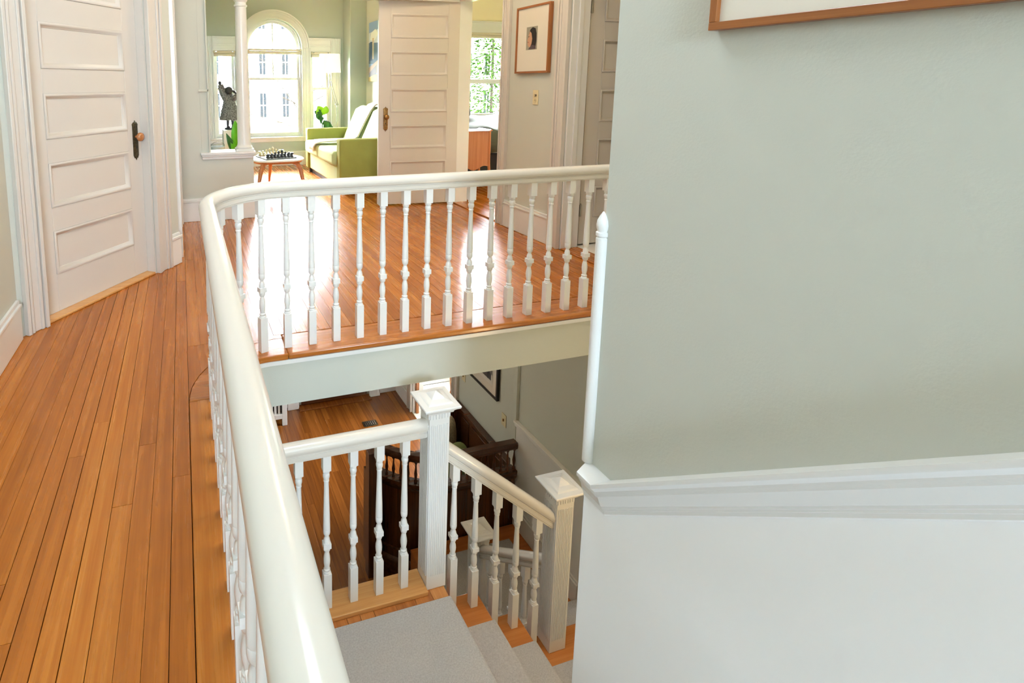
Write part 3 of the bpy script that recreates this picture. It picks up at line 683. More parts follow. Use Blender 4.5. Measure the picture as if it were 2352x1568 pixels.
# sashes and panes
def sash_window(name, x0, x1, z0, z1, y, label, mid=None, frame=.034, arch_top=False, muntin=False):
    t = sempty(name, ((x0+x1)/2, y, z0), label)
    b = B(); b.box(x0, x0+.022, y, y+.12, z0, z1); b.box(x1-.022, x1, y, y+.12, z0, z1); b.box(x0+.022, x1-.022, y, y+.12, z0-.001, z0+.02)
    if not arch_top: b.box(x0+.022, x1-.022, y, y+.12, z1-.02, z1)
    b.obj('window_frame', 'white', t, bevel=.002)
    xa, xb = x0+.023, x1-.023; m = mid or (z0+z1)/2
    def sash(za, zb, yy, nm, topbar=True):
        s = B(); f = frame; s.box(xa, xa+f, yy, yy+.035, za, zb); s.box(xb-f, xb, yy, yy+.035, za, zb); s.box(xa+f, xb-f, yy, yy+.035, za, za+f*1.2)
        if topbar: s.box(xa+f, xb-f, yy, yy+.035, zb-f, zb)
        o = s.obj(nm, 'white', t, bevel=.002)
        B().box(xa+f*.9, xb-f*.9, yy+.014, yy+.018, za+f, zb-f*.8).obj('pane', 'glass', o)
        return o
    sash(z0+.021, m+.02, y+.03, 'lower_sash')
    if not arch_top: sash(m-.02, z1-.021, y+.07, 'upper_sash')
    else:
        o = sash(m-.02, z1, y+.07, 'upper_sash', topbar=False)
        arch(RI-.060, RI-.022, y+.07, y+.105).obj('arch_sash', 'white', t, smooth=30)
        arch(RI-.022, RI, y, y+.12).obj('arch_frame', 'white', t, smooth=30)
        pts = [(CXA+(RI-.05)*math.cos(PI*i/24), SP+(RI-.05)*math.sin(PI*i/24)) for i in range(25)]
        b = B(); b.polyxz(pts, y+.084, y+.088); b.obj('pane', 'glass', o)
        if muntin: B().box(CXA-.011, CXA+.011, y+.075, y+.1, m+.03, SP+RI-.055).obj('muntin', 'white', o)
    return t
sash_window('window_1', .945, 1.795, .451, SP, YW+.02, 'tall arched centre window of the sunroom', mid=1.33, arch_top=True, muntin=True)
sash_window('window_2', .475, .80, .451, 1.74, YW+.02, 'narrow sunroom window behind the statue', mid=1.18)
sash_window('window_3', 1.935, 2.255, .451, 1.74, YW+.02, 'narrow sunroom window behind the floor lamp', mid=1.18)
# rolled blinds
def blind(x0, x1, z, lab):
    t = thing('roller_blind', lab, 'blind', ((x0+x1)/2, YW, z))
    B().box(x0, x1, YW-.030, YW+.012, z+.03, z+.062).obj('head_rail', 'blind', t, bevel=.004)
    b = B(); b.loft([[(x, YW-.008+.026*math.cos(2*PI*j/14), z+.005+.024*math.sin(2*PI*j/14)) for j in range(14)] for x in (x0+.01, x1-.01)]); b.obj('roll', 'blind', t, smooth=40)
    for xx in (x0+.04, x1-.04): B().box(xx-.012, xx+.012, YW-.034, YW-.030, z+.045, z+.056).obj('bracket', 'steel', t)
blind(.478, .797, 1.675, 'cream rolled blind over the narrow window by the statue')
blind(.948, 1.792, 1.715, 'wide cream rolled blind across the arched window')
blind(1.938, 2.252, 1.675, 'cream rolled blind over the narrow window by the lamp')

# ---- sofa
so = thing('sofa', 'olive green two seat sofa with pale cushions by the window', 'sofa', (2.18, 6.9, 0))
B().box(1.76, 2.64, 6.03, 7.77, .001, .06).obj('plinth', 'black', so)
B().box(1.73, 2.66, 6.14, 7.66, .061, .295).obj('base', 'sofal', so, bevel=.02, seg=3)
B().box(1.70, 2.66, 5.99, 6.139, .061, .625).obj('armrest', 'sofa', so, bevel=.018, seg=3)
B().box(1.70, 2.66, 7.661, 7.81, .061, .625).obj('armrest', 'sofa', so, bevel=.018, seg=3)
B().box(2.46, 2.66, 6.14, 7.66, .296, .74).obj('back_frame', 'sofa', so, bevel=.03, seg=3)
for ya, yb in ((6.145, 6.897), (6.903, 7.655)):
    B().box(1.655, 2.32, ya, yb, .298, .475).obj('seat_cushion', 'sofal', so, bevel=.048, seg=5)
    # leaning back cushion
    P = [(2.20, .46), (2.36, .44), (2.62, .86), (2.60, .93), (2.50, .955), (2.40, .90)]
    b = B(); b.loft([[(x-(0 if k in (0, 4) else .03), ya+(yb-ya)*k/4+(.03 if k == 0 else -.03 if k == 4 else 0), z) for x, z in P] for k in range(5)])
    b.obj('back_cushion', 'sofal', so, smooth=80, bevel=.035, seg=4)
B().box(1.74, 1.79, 7.70, 7.76, .001, .06).obj('foot', 'black', so)
# throw blanket over back and seat
path = [(2.66, .80), (2.63, .95), (2.55, .985), (2.44, .955), (2.38, .88), (2.28, .70), (2.20, .545), (2.12, .500), (1.95, .498), (1.80, .495), (1.70, .488), (1.645, .468), (1.628, .43), (1.630, .38)]
b = B(); rows = []
for i, (x, z) in enumerate(path):
    q = i/(len(path)-1); rows.append([(x+.008*math.sin(9*u+5*q), 6.82+.12*q+(.30-.03*math.sin(6*q))*u+.03*math.sin(7*q), z+.010+.012*abs(math.sin(8*u+3*q))) for u in [k/8 for k in range(9)]])
b.loft(rows, closed=False); o = b.obj('blanket', 'blanket', None, smooth=80); tag(o, 'cream knitted throw blanket draped over the green sofa', 'blanket')
md = o.modifiers.new('thick', 'SOLIDIFY'); md.thickness = .012; md.offset = 1

# ---- coffee table
ct = thing('coffee_table', 'white topped coffee table on three tapered wooden legs', 'table', (1.04, 6.4, 0))
def tri(r, z):
    P = []
    for i in range(48):
        a = 2*PI*i/48; rr = r*(1-.14*math.cos(3*(a-PI/2)+PI)); P.append((1.04+.80*rr*math.cos(a)*1.0, 6.42+1.15*rr*math.sin(a), z))
    return P
b = B(); b.loft([tri(.350, .385), tri(.360, .392), tri(.360, .402), tri(.355, .406)]); b.obj('table_top', 'tabletop', ct, smooth=40)
b = B(); b.loft([tri(.325, .362), tri(.345, .3845)]); b.obj('apron', 'teak', ct, smooth=40)
for (tx, ty), (fx, fy) in (((.82, 6.10), (.755, 6.02)), ((1.27, 6.11), (1.315, 6.05)), ((1.035, 6.80), (1.03, 6.93))):
    ax = (1.04-tx)*.35, (6.42-ty)*.25
    b = B(); b.tube([(tx+ax[0], ty+ax[1], .368), (tx+ax[0]*.4, ty+ax[1]*.4, .358), (tx, ty, .30), ((tx+fx)/2, (ty+fy)/2, .15), (fx, fy, .001)], [.020, .028, .026, .019, .012], 10); b.obj('leg', 'teak', ct, smooth=50)
# chess board and men
rot = math.radians(12); cc, ss = math.cos(rot), math.sin(rot); BC = (1.03, 6.36)
def bt(x, y, z): return (BC[0]+cc*x-ss*y, BC[1]+ss*x+cc*y, z)
ck = bpy.data.materials.new('chequer_stone'); ck.use_nodes = True; nt = ck.node_tree
ch = nt.nodes.new('ShaderNodeTexChecker'); ch.inputs['Color1'].default_value = lin((60, 64, 70)); ch.inputs['Color2'].default_value = lin((206, 204, 196)); ch.inputs['Scale'].default_value = 1
mp = nt.nodes.new('ShaderNodeMapping'); mp.inputs['Rotation'].default_value = (0, 0, -rot); mp.inputs['Scale'].default_value = (24.24, 24.24, 24.24)
g = nt.nodes.new('ShaderNodeNewGeometry'); sub = nt.nodes.new('ShaderNodeVectorMath'); sub.operation = 'SUBTRACT'; sub.inputs[1].default_value = (BC[0], BC[1], .39)
nt.links.new(g.outputs['Position'], sub.inputs[0]); nt.links.new(sub.outputs[0], mp.inputs[0]); nt.links.new(mp.outputs[0], ch.inputs[0]); nt.links.new(ch.outputs[0], nt.nodes['Principled BSDF'].inputs['Base Color'])
nt.nodes['Principled BSDF'].inputs['Roughness'].default_value = .3
cbd = thing('chess_board', 'grey stone chess board on the white coffee table', 'board', (BC[0], BC[1], .407))
B(bt).box(-.185, .185, -.185, .185, .4065, .420).obj('border', 'chessg', cbd, bevel=.002)
B(bt).box(-.165, .165, -.165, .165, .420, .4206).obj('squares', ck, cbd)
def man(kind):
    P = {'pawn': [(.012, 0), (.013, .006), (.008, .012), (.006, .025), (.010, .030), (.010, .038), (.004, .043)],
         'rook': [(.014, 0), (.015, .008), (.009, .016), (.009, .040), (.013, .044), (.013, .056), (.009, .056)],
         'knight': [(.014, 0), (.015, .008), (.009, .015), (.012, .035), (.010, .052), (.006, .062)],
         'bishop': [(.014, 0), (.015, .008), (.008, .016), (.007, .045), (.011, .052), (.008, .066), (.002, .074)],
         'queen': [(.015, 0), (.016, .010), (.009, .020), (.008, .060), (.013, .068), (.010, .078), (.004, .086)],
         'king': [(.015, 0), (.016, .010), (.010, .020), (.009, .066), (.014, .074), (.012, .088), (.004, .096)]}[kind]
    b = B(); b.lathe([(r_*1.22, z_*.92) for r_, z_ in P], seg=12)
    if kind == 'knight': b.box(-.006, .014, -.005, .005, .042, .056)
    if kind == 'king': b.box(-.003, .003, -.003, .003, .087, .101); b.box(-.007, .007, -.003, .003, .091, .096)
    return b.mesh('chess_'+kind)
order = ['rook', 'knight', 'bishop', 'queen', 'king', 'bishop', 'knight', 'rook']
meshes = {k: man(k) for k in set(order)|{'pawn'}}
for side, mt, desc in ((-1, 'chessd', 'black stone'), (1, 'chessl', 'honey coloured stone')):
    ms = {k: m.copy() for k, m in meshes.items()}
    for r in (0, 1):
        for i in range(8):
            k = 'pawn' if r else order[i]
            o = link('chess_'+k, ms[k], mt, None, smooth=50); o.location = bt(-.1443+.04124*i, side*(.1443-.04124*r), .4207)
            where = {0: 'at the queen side corner', 1: 'on the queen side', 2: 'beside the queen', 5: 'beside the king', 6: 'on the king side', 7: 'at the king side corner'}.get(i, '')
            lab = {'pawn': f'small {desc} pawn on the chess board', 'king': f'tallest {desc} chess king with cross', 'queen': f'tall {desc} chess queen beside its king'}.get(k, f'{desc} chess {k} {where} of its row')
            tag(o, lab, 'chess piece', f'{desc} chess men')

# ---- floor lamp
fl = thing('floor_lamp', 'slim steel floor lamp with white drum shade behind the sofa', 'lamp', (2.24, 8.0, 0))
b = B(); b.lathe([(.12, .001), (.12, .012), (.02, .022)], (2.24, 8.0, 0), 24); b.obj('base', 'steel', fl, smooth=40)
b = B(); b.tube([(2.24, 8.0, .02), (2.225, 8.0, .96)], .008, 8); b.obj('pole', 'steel', fl, smooth=50)
b = B(); b.tube([(2.20, 8.0, .95), (2.25, 8.0, .95)], .009, 8); b.obj('joint', 'steel', fl, smooth=50)
for dx in (-.014, .012):
    b = B(); b.tube([(2.225+dx, 8.0, .95), (2.10+dx, 8.0, 1.40)], .005, 8); b.obj('arm', 'steel', fl, smooth=50)
b = B(); b.tube([(2.10, 8.0, 1.385), (2.10, 8.0, 1.46)], .012, 8); b.obj('socket', 'pot', fl, smooth=50)
b = B(); b.sphere((2.10, 8.0, 1.50), .035, 14, 8); b.obj('bulb', emit_mat('lamp_bulb', (255, 220, 170), 60), fl, smooth=60)
b = B(); sg = 32
b.loft([[(2.12+r*math.cos(2*PI*j/sg), 8.0+r*math.sin(2*PI*j/sg), z) for j in range(sg)] for r, z in ((.165, 1.42), (.150, 1.685), (.146, 1.685), (.161, 1.42))], cap=False); b.obj('lamp_shade', 'lampshade', fl, smooth=50)
for q in range(3):
    a = 2*PI*q/3; b = B(); b.tube([(2.10, 8.0, 1.455), (2.12+.158*math.cos(a), 8+.158*math.sin(a), 1.47)], .003, 6); b.obj('shade_ring_arm', 'steel', fl)

# ---- leaves and plants
def leaf(b, base, tip, width, droop=.0, up=Vector((0, 0, 1)), nseg=7, fold=.25):
    base, tip = Vector(base), Vector(tip); ax = tip-base; sd = ax.cross(up)
    if sd.length < 1e-4: sd = ax.cross(Vector((0, 1, 0)))
    sd.normalize(); nr = sd.cross(ax).normalized(); rows = []
    for i in range(nseg+1):
        q = i/nseg; w = width*(math.sin(PI*min(1, q*.92+.06))**.8); c = base+ax*q+nr*(droop*math.sin(PI*q))
        rows.append([tuple(c-sd*w+nr*fold*w), tuple(c), tuple(c+sd*w+nr*fold*w)])
    b.loft(rows, closed=False)
def plant(name, label, loc, pot, leaves, potmat='pot'):
    t = thing(name, label, 'plant', loc)
    x, y, z = loc; r, h = pot
    b = B(); b.lathe([(r*.72, .001), (r*.78, .01), (r, h), (r*.9, h), (r*.85, h*.9)], loc, 20); b.obj('pot', potmat, t, smooth=40)
    b = B(); b.lathe([(r*.86, h*.86), (.002, h*.9)], loc, 16); b.obj('soil', 'sub', t)
    for (lb, lt, wd, mt, dr) in leaves:
        b = B(); b.tube([(x, y, z+h*.9), tuple((Vector((x, y, z+h*.9))+Vector(lb))/2+Vector((0, 0, .02))), lb], .005, 6); b.obj('stem', 'leafd', t, smooth=50)
        b = B(); leaf(b, lb, lt, wd, dr, up=Vector((.2, -1, .1))); o = b.obj('leaf', mt, t, smooth=60)
        m = o.modifiers.new('thick', 'SOLIDIFY'); m.thickness = .002
    return t
plant('banana_plant', 'potted plant with one tall bright green leaf behind the half wall', (.55, 6.15, .0), (.12, .24),
      [((.545, 6.06, .56), (.545, 6.03, .865), .050, 'leafb', .0), ((.51, 6.05, .52), (.445, 5.98, .735), .030, 'leafd', .02), ((.52, 6.08, .52), (.475, 6.0, .70), .028, 'leafd', .02),
       ((.53, 6.05, .52), (.49, 6.0, .66), .03, 'leafb', .02)])
lv = []
rnd = random.Random(2)
for i in range(11):
    a = rnd.uniform(0, 2*PI); z = .54+.026*i; ln = .16; c = (2.02, 8.06)
    lv.append(((c[0]+.02*math.cos(a), c[1]+.02*math.sin(a), z), (c[0]+ln*math.cos(a), c[1]+.7*ln*math.sin(a), z+.05), .055, 'leafd', .01))
lv.append(((2.01, 8.05, .78), (1.93, 8.00, .93), .075, 'leafy', .0)); lv.append(((2.04, 8.05, .80), (2.06, 8.01, .93), .06, 'leafy', .0))
plant('fiddle_leaf_fig', 'potted plant with glossy lime and dark leaves behind the sofa arm', (2.02, 8.06, 0), (.12, .30), lv)
bk = thing('bucket', 'pale blue metal bucket with thin arched handle beside the statue', 'bucket', (.435, 7.35, 0))
b = B(); b.lathe([(.07, .001), (.075, .02), (.088, .44), (.092, .45), (.084, .45), (.072, .03)], (.435, 7.35, 0), 24); b.obj('body', 'bluepot', bk, smooth=40)
b = B(); b.tube([((.435+.088*math.cos(PI*i/12)), 7.35, .45+.06*math.sin(PI*i/12)) for i in range(13)], .004, 6); b.obj('handle', 'steel', bk, smooth=50)

# ---- statue of a girl in a knitted coat on a white pedestal
pd = B(); pd.box(.52, .82, 7.45, 7.75, .001, .648); tag(pd.obj('pedestal', 'white', bevel=.004), 'plain white box pedestal under the grey statue', 'pedestal')
st = thing('statue', 'grey statue of a girl in a knitted coat, arms flung up', 'statue', (.62, 7.6, .65))
SXc = .62
b = B(); b.lathe([(.075, .6495), (.075, .668), (.068, .676)], (SXc, 7.6, 0), 20); b.obj('base', 'statdark', st, smooth=40)
for dx in (-.030, .035):
    b = B(); b.tube([(SXc+dx, 7.59, .675), (SXc+dx, 7.60, .70), (SXc+dx*.9, 7.60, .80)], [.022, .017, .024], 10)
    b.sphere((SXc+dx+.008, 7.575, .685), .022, sc=(1, 1.5, .6)); b.obj('leg', 'statdark', st, smooth=60)
def bumpy(rings, seg, seed, amp):
    r0 = random.Random(seed); return [[(x+r0.uniform(-amp, amp), y+r0.uniform(-amp, amp), z+r0.uniform(-amp, amp)*.5) for x, y, z in r] for r in rings]
co = B(); rg = []
for i in range(27):
    q = i/26; z = .775+.34*q; rx = .100*(1-q)**1.15+.050+.010*math.sin(PI*q); ry = rx*.75; sh = .016*(1-q)-.004
    rg.append([(SXc+sh+rx*math.cos(2*PI*j/30), 7.6+ry*math.sin(2*PI*j/30), z) for j in range(30)])
rg.append([(SXc+.02+.022*math.cos(2*PI*j/30), 7.6+.022*math.sin(2*PI*j/30), 1.135) for j in range(30)])
co.loft(bumpy(rg, 30, 4, .0045))
for pts, rd in (([(SXc-.035, 7.6, 1.05), (SXc-.080, 7.6, 1.13), (SXc-.112, 7.59, 1.245)], [.052, .046, .036]), ([(SXc+.04, 7.6, 1.05), (SXc+.09, 7.55, 1.085), (SXc+.17, 7.53, 1.125)], [.040, .038, .034])):
    v = [Vector(p) for p in pts]; pp = []; rr = []
    for i in range(9):
        q = i/8*2; k = min(int(q), 1); pp.append(tuple(v[k].lerp(v[k+1], q-k))); rr.append((rd[k]+(rd[k+1]-rd[k])*(q-k))*(1+.07*(i % 2)))
    co.tube(pp, rr, 12)
co.obj('coat', 'statue', st, smooth=60, label='rough knitted grey coat')
h = B(); h.sphere((SXc-.118, 7.588, 1.265), .024, sc=(.9, .8, 1.25)); h.obj('hand', 'statdark', st, smooth=60)
h = B(); h.sphere((SXc+.19, 7.53, 1.14), .024); h.obj('hand', 'statdark', st, smooth=60)
h = B(); h.sphere((SXc-.002, 7.585, 1.168), .056, 18, 12, (1.0, 1.0, .98)); h.tube([(SXc+.005, 7.6, 1.09), (SXc, 7.595, 1.14)], .026, 10)
h.sphere((SXc-.030, 7.538, 1.150), .011, 8, 6); h.sphere((SXc+.045, 7.575, 1.158), .013, 8, 6); h.obj('head', 'statdark', st, smooth=60)
h = B(); h.tube([(SXc+.045, 7.58, 1.165), (SXc+.065, 7.575, 1.152), (SXc+.098, 7.565, 1.118)], [.009, .019, .010], 10); h.obj('pigtail', 'statdark', st, smooth=60); h = B(); h.tube([(SXc-.04, 7.6, 1.195), (SXc-.065, 7.6, 1.19), (SXc-.07, 7.6, 1.15)], [.009, .016, .008], 10)
h.obj('pigtail', 'statdark', st, smooth=60)

# ---- pictures
def flat(parent, name, mat, tf, pts, n):
    b = B(tf); b.loft([[(s, n, z) for s, z in pts], [(s, n+.0006, z) for s, z in pts]]); return b.obj(name, mat, parent)
pc = thing('painting', 'unframed city view canvas hung on the sunroom wall', 'painting', (XW-.02, 7.4, 1.28))
B().box(XW-.028, XW-.002, 6.95, 7.89, 1.285, 2.135).obj('canvas', base_mat('sky_paint', (140, 166, 206), .6, .3), pc)
ptf = lambda s, n, z: (XW-.028-n, 7.89-s, 1.285+z)
for k, (col, pts) in enumerate((((206, 214, 226), [(0, .54), (.94, .50), (.94, .66), (.5, .74), (0, .70)]), ((236, 236, 236), [(.05, .60), (.25, .58), (.4, .66), (.28, .74), (.1, .70)]), ((92, 110, 134), [(0, .26), (.94, .22), (.94, .52), (0, .56)]),
      ((60, 78, 104), [(.04, .30), (.16, .30), (.16, .57), (.04, .57)]), ((196, 176, 150), [(.16, .32), (.22, .32), (.22, .62), (.16, .62)]), ((176, 150, 130), [(0, .20), (.94, .44), (.94, .14), (0, .10)]), ((120, 116, 120), [(.02, .12), (.35, .24), (.35, .12), (.02, .04)]), ((186, 164, 96), [(0, 0), (.94, 0), (.94, .12), (.3, .10), (0, .06)]))):
    flat(pc, 'paint_patch', base_mat('city_paint', col, .6, .3), ptf, pts, .0004+.0007*k)
def framed(name, label, tf, w, h, fw, depth, fmat, fmat2, matmat='mat_board'):
    t = thing(name, label, 'picture', tf(w/2, 0, 0))
    for (a, b_, c, d, m) in ((0, w, 0, fw, fmat), (0, w, h-fw, h, fmat), (0, fw, fw, h-fw, fmat2), (w-fw, w, fw, h-fw, fmat2)):
        B(tf).box(a, b_, .001, depth, c, d).obj('frame_bar', m, t, bevel=.0015)
    B(tf).box(fw, w-fw, .001, depth-.010, fw, h-fw).obj('mat_board', matmat, t)
    return t
# small portrait in the hall (s runs towards the viewer along the wall)
ptf = lambda s, n, z: (XW-n, 4.112-s, 1.333+z)
pp = framed('framed_portrait', 'wood framed small portrait of a dark haired woman above the switch', ptf, .437, .530, .016, .032, 'framewoody', 'framewood')
nn = .0225
def pm(c, r=.3): return base_mat('portrait_paint', c, r, .4)
flat(pp, 'print', pm((150, 146, 132)), ptf, [(.138, .185), (.282, .185), (.282, .365), (.138, .365)], nn)
flat(pp, 'hair_shape', pm((38, 32, 34)), ptf, [(.175, .225), (.262, .200), (.272, .25), (.270, .31), (.255, .348), (.220, .360), (.190, .345), (.170, .31)], nn+.0007)
flat(pp, 'face_shape', pm((196, 152, 124)), ptf, [(.165, .215), (.190, .205), (.210, .23), (.218, .27), (.205, .315), (.185, .33), (.168, .30), (.163, .275), (.152, .262), (.162, .252), (.158, .238)], nn+.0014)
flat(pp, 'shirt_shape', pm((92, 78, 84)), ptf, [(.170, .19), (.268, .19), (.262, .215), (.215, .222), (.190, .205)], nn+.0021)
flat(pp, 'eye_mark', pm((48, 36, 32)), ptf, [(.166, .285), (.180, .288), (.180, .293), (.166, .290)], nn+.0021)
flat(pp, 'mouth_mark', pm((150, 84, 76)), ptf, [(.157, .243), (.174, .241), (.174, .246), (.158, .248)], nn+.0021)
# large frame on the stair wall
gtf = lambda s, n, z: (SX-n, .922-s, 1.358+z)
framed('picture_frame', 'large cherry wood picture frame with white mat on the stair wall', gtf, .80, .66, .0165, .026, 'framewoody', 'framewood')
# light switch with outlet
sp = thing('switch_plate', 'ivory switch plate with outlet below the small portrait', 'switch', (XW, 3.843, 1.08))
b = B(); b.box(XW-.007, XW-.001, 3.808, 3.878, 1.082, 1.200); b.obj('plate', 'ivory', sp, bevel=.003)
B().box(XW-.0085, XW-.007, 3.830, 3.856, 1.150, 1.166).obj('toggle_slot', 'black', sp); B().box(XW-.018, XW-.0086, 3.838, 3.848, 1.153, 1.164).obj('toggle', 'ivory', sp, bevel=.001)
b = B(); b.loft([[(XW-x, 3.843+.017*math.cos(2*PI*j/16), 1.117+.017*math.sin(2*PI*j/16)) for j in range(16)] for x in (.007, .0095)]); rc_ = b.obj('receptacle', 'ivory', sp)
for dy in (-.006, .006): B().box(XW-.0102, XW-.0095, 3.843+dy-.001, 3.843+dy+.001, 1.115, 1.124).obj('slot', 'black', rc_)

# ================================================================ BEDROOM
YB = 7.5
wb = B(); wb.box(XW+T, 3.72, YB, YB+.15, 0, ZC); wb.box(4.98, 5.7, YB, YB+.15, 0, ZC); wb.box(3.72, 4.98, YB, YB+.15, 0, .72); wb.box(3.72, 4.98, YB, YB+.15, 2.0, ZC)
wb.box(5.6, 5.75, 3.9, YB, 0, ZC); wb.box(XW+T, 5.6, 3.9, 4.0, 0, ZC)
struct(wb.obj('wall_bedroom', base_mat('cream_wall_paint', (250, 238, 208), .6, .3)), 'cream bedroom wall around its window')
struct(B().box(XW+T, 5.6, 4.0, YB, -.0134, 0).obj('floor_bedroom', 'floor'))
sash_window('window_4', 3.72, 4.98, .721, 2.0, YB+.02, 'bedroom window with trees outside', mid=1.28, frame=.05)
tb = sempty('trim_23', (4.35, YB, .7), 'white casing of the bedroom window')
b = B(); b.box(3.60, 3.72, YB-.025, YB, .72, 2.0); b.obj('casing_board', 'white', tb, bevel=.003)
b = B(); b.box(4.98, 5.10, YB-.025, YB, .72, 2.0); b.obj('casing_board', 'white', tb, bevel=.003)
b = B(); b.box(3.60, 5.10, YB-.025, YB, 2.0, 2.16); b.box(3.58, 5.12, YB-.04, YB, 2.14, 2.165); b.obj('casing_board', 'white', tb, bevel=.003)
b = B(); b.box(3.58, 5.12, YB-.06, YB+.02, .695, .72); b.obj('sill', 'white', tb, bevel=.003)
t = thing('roller_blind', 'cream rolled blind at the top of the bedroom window', 'blind', (4.35, YB, 1.93))
B().box(3.73, 4.97, YB-.030, YB+.012, 1.972, 1.999).obj('head_rail', 'blind', t, bevel=.004)
b = B(); b.loft([[(x, YB-.008+.024*math.cos(2*PI*j/14), 1.945+.024*math.sin(2*PI*j/14)) for j in range(14)] for x in (3.74, 4.96)]); b.obj('roll', 'blind', t, smooth=40)
bd = thing('bed', 'bed with grey green duvet and charcoal skirt in the bedroom', 'bed', (4.1, 6.7, 0))
B().box(3.32, 5.2, 6.10, 7.36, .001, .38).obj('bed_skirt', 'skirt', bd)
B().box(3.31, 5.21, 6.09, 7.37, .381, .58).obj('mattress', 'rugwhite', bd, bevel=.05, seg=3)
b = B(); nx, ny = 30, 16; rows = []
for i in range(nx+1):
    row = []
    for k in range(ny+1):
        x = 3.24+2.0*i/nx; q = k/ny; y = 6.02+1.30*q
        z = .66+.11*q+.018*math.sin(9*x+4*q)+.014*math.sin(23*x-7*q)*(1-q)
        if k == 0: z = .40+.012*math.sin(14*x); y = 6.045
        if k == 1: z = .55; y = 6.030
        if k == 2: y = 6.05; z -= .03
        if i == 0: z = .42; x = 3.255
        row.append((x, y, z))
    rows.append(row)
b.loft(rows, closed=False); o = b.obj('duvet', 'duvet', bd, smooth=80); m = o.modifiers.new('thick', 'SOLIDIFY'); m.thickness = .03; m.offset = -1
b = B(); b.sphere((3.72, 7.05, .86), .26, 16, 10, (.75, .55, .62)); b.obj('pillow', 'pillow', bd, smooth=80)
sc = thing('side_cabinet', 'small wooden cabinet with scalloped apron beside the bed', 'cabinet', (3.2, 5.65, 0))
pts = [(2.98, .72), (2.98, .30)] + [(2.98+.40*q, .30+.022*math.sin(3*PI*q)-.012*math.sin(PI*q)) for q in [i/16 for i in range(1, 16)]] + [(3.38, .30), (3.38, .72)]
b = B(); b.polyxz(pts, 5.60, 5.615); b.obj('panel', 'teak', sc, bevel=.002)
b = B(); b.polyxz([(2.97, .722), (3.36, .722), (3.385, .735), (3.40, .728), (3.40, .715), (2.97, .712)], 5.585, 5.86); b.obj('top', 'teak', sc, bevel=.002)
for xx, yy in ((3.375, 5.608), (3.375, 5.84), (3.0, 5.608), (3.0, 5.84)):
    b = B(); b.tube([(xx, yy, .711), (xx, yy, .34), (xx+.012, yy, .22), (xx-.004, yy, .08), (xx+.006, yy, .001)], [.018, .018, .016, .011, .013], 8); b.obj('leg', 'teak', sc, smooth=50)
B().box(3.0, 3.375, 5.615, 5.84, .10, .115).obj('shelf', 'teak', sc, bevel=.003)
B().box(3.36, 3.374, 5.63, 5.83, .32, .70).obj('side_panel', 'teak', sc)
tl = thing('table_lamp', 'bedside lamp with pale shade next to the bed', 'lamp', (3.10, 6.62, .0))
b = B(); b.lathe([(.10, .001), (.10, .5), (.05, .52), (.03, .6), (.02, .95)], (3.10, 6.62, 0), 16); b.obj('stand', 'pot', tl, smooth=40)
b = B(); sg = 24; b.loft([[(3.10+r*math.cos(2*PI*j/sg), 6.62+r*math.sin(2*PI*j/sg), z) for j in range(sg)] for r, z in ((.10, .93), (.085, 1.14), (.082, 1.14), (.097, .93))], cap=False); b.obj('lamp_shade', 'lampshade', tl, smooth=50)

# ================================================================ LOWER HALL FURNITURE
SCX, SCY, SR = 2.07, 4.47, .66
sg_ = [math.radians(205+65*i/16) for i in range(17)]
def settle_path(z, r=SR):
    p = []
    for a in sg_:
        d = Vector((math.cos(a), math.sin(a), 0)); p.append((Vector((SCX, SCY, z))+d*r, d, UPV))
    p.append((Vector((2.640, SCY-r, z)), Vector((0, -1, 0)), UPV))
    return p
stl = thing('settle', 'dark mahogany built in settle with curved spindle back', 'settle', (2.0, 4.2, ZF))
b = B(); b.sweep([(0, .001), (.03, .001), (.03, .87), (0, .87)], settle_path(ZF)); b.obj('curved_panel', 'darkwood', stl, smooth=30)
b = B(); b.sweep([(.031, .001), (.055, .001), (.055, .12), (.045, .14), (.031, .15)], settle_path(ZF)); b.obj('base_moulding', 'darkwoodx', stl, smooth=30)
b = B(); b.sweep([(.031, .22), (.040, .225), (.040, .240), (.031, .245)], settle_path(ZF)); b.obj('bead', 'darkwoodx', stl, smooth=30)
b = B(); b.sweep([(.031, .80), (.048, .81), (.060, .84), (.060, .872), (.031, .872)], settle_path(ZF)); b.obj('ledge_moulding', 'darkwoodx', stl, smooth=30)
b = B(); b.sweep([(-.03, .8725), (.062, .8725), (.062, .888), (-.03, .888)], settle_path(ZF)); b.obj('ledge', 'darkwoodx', stl, smooth=30)
b = B(); b.sweep([(-.018, 1.085), (.05, 1.085), (.056, 1.10), (.056, 1.125), (.048, 1.145), (-.010, 1.145), (-.018, 1.13)], settle_path(ZF)); b.obj('gallery_rail', 'darkwoodx', stl, smooth=40)
spm = B(); spm.lathe([(.014, 0), (.014, .014), (.008, .022), (.012, .050), (.0145, .075), (.008, .125), (.006, .155), (.010, .168), (.015, .177), (.015, .196)], seg=10); spme = spm.mesh('spindle')
pth = [(p, d) for p, d, u in settle_path(ZF+.8885, SR+.018)]
L = 0; nxt = .05
for i in range(len(pth)-1):
    a, c = pth[i][0], pth[i+1][0]; ln = (c-a).length
    while nxt < L+ln:
        q = a.lerp(c, (nxt-L)/ln); o = link('spindle', spme, 'darkwood', None, smooth=50); o.location = q; adopt(o, stl); nxt += .064
    L += ln
B().box(1.365, 1.455, 3.955, 4.045, ZF+.001, ZF+1.16).obj('end_post', 'darkwood', stl, bevel=.004)
B().box(1.40, 1.475, 4.045, 4.20, ZF+.001, ZF+.87).obj('end_panel', 'darkwood', stl)
b = B(); b.box(2.640, 2.660, 3.86, 4.88, ZF+.001, ZF+.845); b.obj('wall_panel', 'darkwood', stl)
